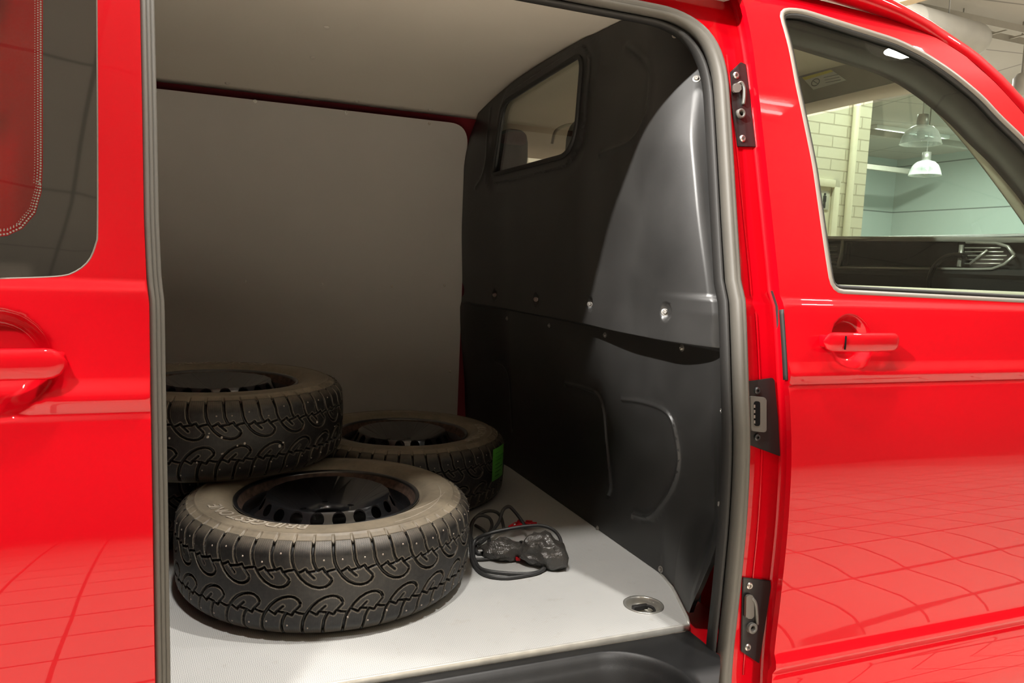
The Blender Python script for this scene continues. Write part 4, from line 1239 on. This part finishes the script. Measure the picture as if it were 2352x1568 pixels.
def remove_tree(o):
    for c in list(o.children): remove_tree(c)
    bpy.data.objects.remove(o)
# green label wrapped on the tread of the rear wheel
gl = []
for q in [(1133, 1031), (1153, 1022), (1153, 1097), (1134, 1105)]:
    pass
bm = bmesh.new(); rows = []
cx, cy = W2[0], W2[1]
def on_tread(px, py, r=.3445):
    d = ray(px, py); o = CAM-np.array([cx, cy, 0]); a = d[0]**2+d[1]**2; b = 2*(o[0]*d[0]+o[1]*d[1]); c = o[0]**2+o[1]**2-r*r
    t_ = (-b-math.sqrt(max(0, b*b-4*a*c)))/(2*a); p = CAM+d*t_; return p
pa, pb = on_tread(1133, 1031), on_tread(1153, 1098)
a0, a1 = math.atan2(pa[1]-cy, pa[0]-cx), math.atan2(pb[1]-cy, pb[0]-cx)
z0, z1 = on_tread(1134, 1104)[2], on_tread(1134, 1032)[2]
for a in np.linspace(a0, a1, 8):
    rows.append([bm.verts.new((r_*math.cos(a), r_*math.sin(a), z_-W2[2])) for r_, z_ in ((.3440, z0), (.3448, z0), (.3448, z1), (.3440, z1))])
for A_, B_ in zip(rows, rows[1:]):
    for k in range(4): bm.faces.new((A_[k], A_[(k+1) % 4], B_[(k+1) % 4], B_[k]))
lab = bmobj('green_label', bm, M['green'], w2); lab.rotation_euler = (0, 0, -1.9); lab['label'] = 'bright green paper label'
bm = bmesh.new()
for k in range(7):
    zz = z0+(z1-z0)*(.12+.12*k)-W2[2]
    tube(bm, [(.3450*math.cos(a), .3450*math.sin(a), zz) for a in np.linspace(a0+(a1-a0)*.2, a0+(a1-a0)*(.55+.3*(k % 3)/2), 5)], .0009, 5)
lp = bmobj('label_print', bm, M['greenink'], lab)
# pale grit stuck in the tread of the stacked wheel
rg = random.Random(11); cx, cy = W3[0], W3[1]
bm = bmesh.new()
for q in [(389, 1006), (477, 1003), (509, 1004), (545, 1023), (562, 1018), (512, 1041), (452, 1062), (650, 1016), (642, 1024), (728, 969), (768, 979), (510, 1042), (480, 995)]:
    p = on_tread(*q, .3425); s_ = rg.uniform(.0018, .0036)
    soft(bm, Vector(p)-Vector(W3), (s_, s_, s_*rg.uniform(.7, 1.3)), 2.5, 8)
g3 = bmobj('grit', bm, M['chip'], w3); g3.rotation_euler = (0, 0, -3.9); g3['label'] = 'pale grit caught in the tread'; g3['kind'] = 'stuff'

# ------------------------------------------------------------------ jump leads and pouch
def fz(px, py, h=0.0): return tuple(atz(px, py, ZF+h))
jl = thing('jump_leads', 'coiled black jump leads with red clamps on the grey floor beside the lit wheel', 'cable', fz(1130, 1280))
def jsub(o): return sub(o, jl)
r = .0048
c1 = [fz(1253, 1300, .010), fz(1245, 1310, .005), fz(1215, 1317, .005), fz(1160, 1316, .005), fz(1110, 1308, .005), fz(1092, 1290, .006), fz(1087, 1265, .012), fz(1092, 1240, .03), fz(1120, 1226, .05), fz(1160, 1216, .062), fz(1210, 1208, .07), fz(1245, 1207, .07), fz(1268, 1215, .062), fz(1282, 1228, .048), fz(1289, 1246, .030), fz(1288, 1264, .012)]
c2 = [fz(1250, 1304, .010), fz(1236, 1314, .006), fz(1210, 1321, .005), fz(1160, 1327, .005), fz(1115, 1320, .005), fz(1090, 1300, .005), fz(1082, 1270, .007), fz(1081, 1230, .02), fz(1088, 1195, .035), fz(1110, 1176, .05), fz(1135, 1174, .055), fz(1150, 1186, .04), fz(1158, 1215, .02)]
c3 = [fz(1088, 1250, .008), fz(1080, 1225, .018), fz(1084, 1200, .03), fz(1100, 1184, .045), fz(1122, 1188, .04), fz(1130, 1205, .02), fz(1122, 1228, .008)]
c4 = [fz(1095, 1255, .01), fz(1120, 1232, .02), fz(1145, 1200, .04), fz(1155, 1172, .065), fz(1168, 1163, .075), fz(1180, 1172, .065), fz(1198, 1195, .04), fz(1208, 1212, .03)]
c5 = [fz(1092, 1206, .01), fz(1108, 1216, .012), fz(1122, 1232, .01), fz(1120, 1262, .006), fz(1098, 1270, .006), fz(1092, 1250, .008), fz(1110, 1238, .02)]
c6 = [fz(1088, 1284, .006), fz(1110, 1284, .006), fz(1136, 1280, .006), fz(1160, 1270, .008)]
for c in (c1, c2, c3, c4, c5, c6):
    bm = bmesh.new(); tube(bm, smooth_path(c, 8), r if c is not c6 else .004, 10); jsub(bmobj('lead', bm, M['cable']))
def clamp(p, ang, s=1.0):
    bm = bmesh.new()
    R = Matrix.Rotation(ang, 3, 'Z')
    for sg in (-1, 1):
        R2 = R @ Matrix.Rotation(sg*.16, 3, 'Z')
        box(bm, Vector(p)+R @ Vector((0, sg*.008*s, 0)), (.055*s, .009*s, .014*s), R2, bev=.002)
        box(bm, Vector(p)+R @ Vector((.034*s, sg*.004*s, 0)), (.022*s, .007*s, .010*s), R2, bev=.0015)
    o = jsub(bmobj('clamp', bm, M['clampred'], None, True, .6))
    bm = bmesh.new(); tube(bm, [Vector(p)+Vector((0, 0, -.009*s)), Vector(p)+Vector((0, 0, .009*s))], .005*s, 10); sub(bmobj('clamp_spring', bm, M['steel']), o)
clamp(fz(1182, 1208, .030), .5, .8); clamp(fz(1205, 1200, .02), -.6, .8); clamp(fz(1190, 1278, .012), 1.2, .7)
# tie wraps and dark joints where the leads cross
pch = thing('cable_pouch', 'crumpled black fabric pouch tied at its middle, leads looping over it', 'bag', fz(1215, 1285))
def lobe(name, c, s, seed, rz, pinch=None, tip=None):
    """crumpled cloth: coarse facets pushed in and out, edges half creased, then smoothed"""
    rn = random.Random(seed)
    bm = bmesh.new(); bmesh.ops.create_icosphere(bm, subdivisions=3, radius=1)
    cl = bm.edges.layers.float.new('crease_edge')
    R_ = Matrix.Rotation(rz, 3, 'Z')
    for v in bm.verts:
        q = v.co.copy()
        n = noise.noise(q*1.5+Vector((seed, 0, 0)))*.22+rn.uniform(-.12, .10)-.16*abs(noise.noise(Vector((q.x*1.5+q.y, q.y*4, q.z*4))+Vector((seed, 9, 2))))
        q = q*(1+n)
        if tip: 
            k = max(0, q.normalized().dot(Vector(tip).normalized()))**5; q = q*(1+.42*k)
        if pinch:
            t_ = (q.x*pinch+1)/2; k = .38+.62*min(1, max(0, 1-t_))**.5; q.y *= k; q.z *= k
        q = Vector((q.x*s[0], q.y*s[1], q.z*s[2])); q = R_ @ q; p = Vector(c)+q
        p.z = max(p.z, ZF+.0015)
        v.co = p
    for e in bm.edges: e[cl] = rn.choice((0, .3, .8, 1.0))
    o = bmobj(name, bm, M['pouch']); md = o.modifiers.new('s', 'SUBSURF'); md.levels = 2; md.render_levels = 2
    return sub(o, pch)
cA = fz(1168, 1262, .026); cB = fz(1236, 1262, .036)
lobe('pouch_end', cA, (.050, .046, .038), 2, -.25, pinch=1, tip=(-1, .2, 0))
lobe('pouch_body', cB, (.058, .066, .056), 8, -.15, pinch=-1, tip=(.8, -.75, -.25))
bm = bmesh.new(); m_ = Vector(fz(1197, 1262, .026)); tube(bm, [m_+Vector((.004*math.sin(a), .022*math.cos(a), .020*math.sin(a))) for a in np.linspace(0, 2*PI, 20, endpoint=False)], .0035, 8, True); sub(bmobj('pouch_tie', bm, M['rubber_dark']), pch)

# ------------------------------------------------------------------ the hall
def struct(o): o['kind'] = 'structure'; return o
X0, X1, Y0, Y1 = -7.5, 13.0, -6.2, 10.5
struct(boxobj('floor', ((X0+X1)/2, (Y0+Y1)/2, -.05), (X1-X0, Y1-Y0, .1), M['tiles']))
struct(boxobj('ceiling', ((X0+X1)/2, (Y0+Y1)/2, CEIL+.05), (X1-X0, Y1-Y0, .1), M['ceiling']))
struct(boxobj('wall_front', ((X0+X1)/2, Y0-.05, CEIL/2), (X1-X0, .1, CEIL), M['wallfront']))
struct(boxobj('wall_back', ((X0+X1)/2, Y1+.05, CEIL/2), (X1-X0, .1, CEIL), M['wallfar']))
struct(boxobj('wall_left', (X0-.05, (Y0+Y1)/2, CEIL/2), (.1, Y1-Y0, CEIL), M['wallside']))
struct(boxobj('wall_right', (X1+.05, (Y0+Y1)/2, CEIL/2), (.1, Y1-Y0, CEIL), M['wallfar']))
# painted brick wall behind the van, ending at a corner
YB = 3.30
xc = float(aty(1990, 400, YB)[0])
dl = float(aty(1868, 470, YB)[0])-.62; dr = float(aty(1922, 470, YB)[0]); dt_ = float(aty(1900, 412, YB)[2])
# brick wall with a doorway
bm = bmesh.new()
for (a, b, c, d) in ((X0, dl, 0, CEIL), (dr, xc, 0, CEIL), (dl, dr, dt_, CEIL)):
    box(bm, ((a+b)/2, YB+.08, (c+d)/2), (b-a, .16, d-c))
struct(bmobj('wall_brick', bm, M['brick'], None, False))
d1 = struct(boxobj('door_1', ((dl+dr)/2, YB+.035, dt_/2), (dr-dl-.02, .05, dt_-.01), M['doorpaint'], bev=.004))
bm = bmesh.new()
fw = .055
for c, s in (((dl+fw/2, YB-.008, dt_/2), (fw, .03, dt_)), ((dr-fw/2, YB-.008, dt_/2), (fw, .03, dt_)), (((dl+dr)/2, YB-.0085, dt_-fw/2), (dr-dl-.001, .029, fw))): box(bm, c, s, bev=.004)
struct(bmobj('trim_1', bm, M['pipe'], None, True, .6))
sg = boxobj('restroom_sign', tuple(aty(1894, 460, YB+.004)), (.085, .006, .135), M['signgrey'], bev=.001)
tag(sg, 'small grey sign with a black standing figure on the cream door', 'sign')
cS = Vector(aty(1894, 460, YB-.0002))
bm = bmesh.new(); lathe(bm, [(0, .001), (.0095, .001), (.0095, -.001)], 16, Matrix.Translation(cS+Vector((0, 0, .045))) @ frame_at((0, -1, 0)).to_4x4())
box(bm, cS+Vector((0, 0, .012)), (.030, .002, .045), bev=.0008); box(bm, cS+Vector((-.006, 0, -.032)), (.009, .002, .05)); box(bm, cS+Vector((.006, 0, -.032)), (.009, .002, .05))
sub(bmobj('figure', bm, M['signblack'], None, False), sg)
bm = bmesh.new(); xp = float(aty(1955, 400, YB-.03)[0]); tube(bm, [(xp, YB-.03, .02), (xp, YB-.03, 1.5), (xp, YB-.03, CEIL-.002)], .026, 12)
tag(bmobj('wall_pipe', bm, M['pipe']), 'cream painted vertical pipe running up the brick wall near its corner', 'pipe')
# beams under the hall ceiling
for k, (y, z) in enumerate(((5.6, CEIL-.16), (7.4, CEIL-.30), (9.2, CEIL-.45))):
    tag(boxobj('ceiling_beam', (8.6, y, z), (7.4, .09, .09), M['duct'], bev=.01), ['nearest pale beam crossing under the ceiling beyond the brick corner', 'middle pale beam crossing under the ceiling beyond the brick corner', 'farthest pale beam low on the far grey wall'][k], 'beam', 'ceiling beams')
# round duct, cable tray and pipes seen above the cab
def ray_on(px, py, z): return atz(px, py, z)
da_, db_ = ray_on(2090, 50, CEIL-.42), ray_on(2252, 95, CEIL-.42)
dirv = Vector(db_)-Vector(da_); dirv.normalize()
bm = bmesh.new(); s0 = Vector(da_)-dirv*2.0; e0 = Vector(db_)
L = (e0-s0).length; mt = Matrix.Translation(s0) @ frame_at(dirv).to_4x4()
lathe(bm, [(0, 0), (.13, 0), (.13, L*.35), (.134, L*.35+.01), (.13, L*.35+.02), (.13, L*.7), (.134, L*.7+.01), (.13, L*.7+.02), (.13, L-.08), (.115, L-.03), (.08, L-.008), (0, L)], 32, mt)
dct = tag(bmobj('air_duct', bm, M['duct']), 'fat pale round air duct hanging below the hall ceiling, with a rounded end', 'duct')
bm = bmesh.new()
for t_ in (.3, .85):
    p = s0+dirv*L*t_; tube(bm, [(p.x, p.y, p.z+.13), (p.x, p.y, CEIL)], .006, 6)
sub(bmobj('hanger', bm, M['galv']), dct)
ta, tb = Vector(ray_on(2060, 20, CEIL-.12)), Vector(ray_on(2352, 82, CEIL-.12)); dv = (tb-ta).normalized(); sv = dv.cross(Vector((0, 0, 1)))
bm = bmesh.new()
for o_ in (-.12, .12): sweep(bm, [ta-dv*1.5+sv*o_, tb+dv*3+sv*o_], [(-.008, -.03), (-.008, .03), (.008, .03), (.008, -.03)])
n_ = 24
for k in range(n_):
    p = ta-dv*1.5+dv*((tb-ta).length+4.5)*k/n_; sweep(bm, [p-sv*.12, p+sv*.12], [(-.010, -.006), (-.010, .006), (.010, .006), (.010, -.006)])
ct = tag(bmobj('cable_tray', bm, M['duct'], None, False), 'long pale cable tray running under the hall ceiling above the cab roof', 'cable tray')
bm = bmesh.new()
for k in range(8):
    p = ta-dv*1.5+dv*((tb-ta).length+4.5)*k/8; tube(bm, [p, (p.x, p.y, CEIL)], .006, 6)
sub(bmobj('hanger', bm, M['galv']), ct)
# small projector lamp at the frame's right edge
pj = Vector(ray_on(2345, 195, CEIL-.55)); bm = bmesh.new(); lathe(bm, [(0, -.10), (.05, -.10), (.07, -.06), (.07, .06), (.04, .10), (.012, .11), (.012, CEIL-pj.z-.0)], 20, Matrix.Translation(pj))
tag(bmobj('ceiling_spotlight', bm, M['duct']), 'small grey round fitting hanging from the hall ceiling at the right edge', 'lamp')
# timber lath at the top edge of the view
la, lb = Vector(ray_on(2030, 12, CEIL-.5)), Vector(ray_on(2120, -14, CEIL-.5)); dl_ = (lb-la).normalized()
bm = bmesh.new(); sweep(bm, [la-dl_*.9, lb+dl_*1.2], [(-.05, -.03), (-.05, .03), (.05, .03), (.05, -.03)])
bp = tag(bmobj('ceiling_batten', bm, simple('pale_timber', (.55, .42, .27), .6, var=.1), None, False), 'pale timber batten hanging below the hall ceiling above the van roof', 'batten')
bm = bmesh.new()
for p in (la-dl_*.6, lb+dl_*.8): tube(bm, [p, (p.x, p.y, CEIL)], .006, 6)
sub(bmobj('hanger', bm, M['galv']), bp)

# pendant lamps
def pendant(loc, drop, rad, label, lit=True):
    t = thing('pendant_lamp', label, 'lamp', (loc[0], loc[1], CEIL), 'glass pendant lamps')
    z = -drop
    bm = bmesh.new(); tube(bm, [(0, 0, -.001), (0, 0, z+rad*1.2)], .008, 8); bmobj('rod', bm, M['galv'], t)
    bm = bmesh.new(); lathe(bm, [(0, z+rad*1.55), (rad*.28, z+rad*1.5), (rad*.28, z+rad*.95), (rad*.2, z+rad*.9), (0, z+rad*.9)], 20); bmobj('lamp_holder', bm, M['galv'], t)
    bm = bmesh.new()
    pr = [(rad*.28, z+rad*.95), (rad*.55, z+rad*.86), (rad*.78, z+rad*.64), (rad*.92, z+rad*.32), (rad, z), (rad*1.03, z-.004), (rad*1.0, z-.006), (rad*.97, z), (rad*.89, z+rad*.32), (rad*.75, z+rad*.62), (rad*.53, z+rad*.83), (rad*.26, z+rad*.92)]
    lathe(bm, pr, 40); bmobj('glass_shade', bm, M['shade'], t)
    bm = bmesh.new(); lathe(bm, [(0, z+rad*.25), (rad*.16, z+rad*.32), (rad*.22, z+rad*.5), (rad*.15, z+rad*.8), (0, z+rad*.9)], 16); bmobj('bulb', bm, M['bulb'], t)
    return t
t = NT('lamp_glass'); t.n.remove(t.p)
tr = t.new('ShaderNodeBsdfTransparent'); tr.inputs[0].default_value = (.86, .9, .9, 1); df = t.new('ShaderNodeBsdfDiffuse'); df.inputs[0].default_value = (.95, 1, 1, 1)
gl_ = t.new('ShaderNodeBsdfGlossy'); gl_.inputs[1].default_value = .05; lw = t.new('ShaderNodeLayerWeight'); lw.inputs[0].default_value = .55
m1 = t.new('ShaderNodeMixShader'); t.link(lw.outputs['Facing'], m1.inputs[0]); t.link(tr.outputs[0], m1.inputs[1]); t.link(df.outputs[0], m1.inputs[2])
m2 = t.new('ShaderNodeMixShader'); m2.inputs[0].default_value = .08; t.link(m1.outputs[0], m2.inputs[1]); t.link(gl_.outputs[0], m2.inputs[2]); t.link(m2.outputs[0], t.out.inputs[0]); M['shade'] = t.m
for q, y, lb_ in (((2114, 330), 4.3, 'larger glass bell lamp seen through the cab window, the upper of two'), ((2124, 402), 6.2, 'smaller glass bell lamp seen through the cab window, the lower of two')):
    p = aty(*q, y); rad = .5*(aty(q[0]+(32 if y < 5 else 25), q[1], y)[0]-aty(q[0]-(32 if y < 5 else 25), q[1], y)[0])
    pendant((p[0], p[1]), CEIL-p[2], rad, lb_)
# the hall's ceiling fittings and the lamps above the photographer
for k, (lx, ly) in enumerate(HALL_LIGHTS):
    t_ = thing('ceiling_light', ['fluorescent ceiling fitting between the cargo bay and the brick wall', 'fluorescent ceiling fitting before the corner of the brick wall', 'fluorescent ceiling fitting beyond the brick corner, nearer the wall', 'fluorescent ceiling fitting ahead of the van', 'farthest fluorescent ceiling fitting, near the end wall', 'fluorescent ceiling fitting over the cab door, beside the reflector lamps'][k], 'lamp', (lx, ly, CEIL), 'fluorescent ceiling fittings')
    boxobj('housing', (0, 0, -.03), (1.6, .26, .06), M['lampwhite'], t_, bev=.004)
    for s_ in (-.06, .06):
        bm = bmesh.new(); tube(bm, [(-.75, s_, -.085), (.75, s_, -.085)], .014, 10); bmobj('tube', bm, M['tube'], t_)
for k, (lx, ly, dz, *_r) in enumerate(REFL+[(-2.06, -.80, .20)]):
    t_ = thing('reflector_lamp', ['white enamel reflector lamp above the front edge of the side opening', 'white enamel reflector lamp over the middle of the side opening', 'white enamel reflector lamp over the cab door', 'added white enamel reflector lamp brightening the rolled back sliding door', 'leftmost white reflector lamp of the row behind the photographer', 'second from left white reflector lamp of the row behind the photographer', 'third from left white reflector lamp of the row behind the photographer', 'white reflector lamp farthest right behind the photographer', 'white reflector lamp close under the ceiling, aimed into the cargo bay'][k], 'lamp', (lx, ly, CEIL), 'reflector lamps above the van side')
    bm = bmesh.new(); lathe(bm, [(0, -.001), (.03, -.001), (.03, -.14), (.07, -.18), (.17, -dz+.06), (.175, -dz+.03), (.165, -dz+.06), (.065, -.19), (0, -.19)], 28); bmobj('reflector', bm, M['lampwhite'], t_)
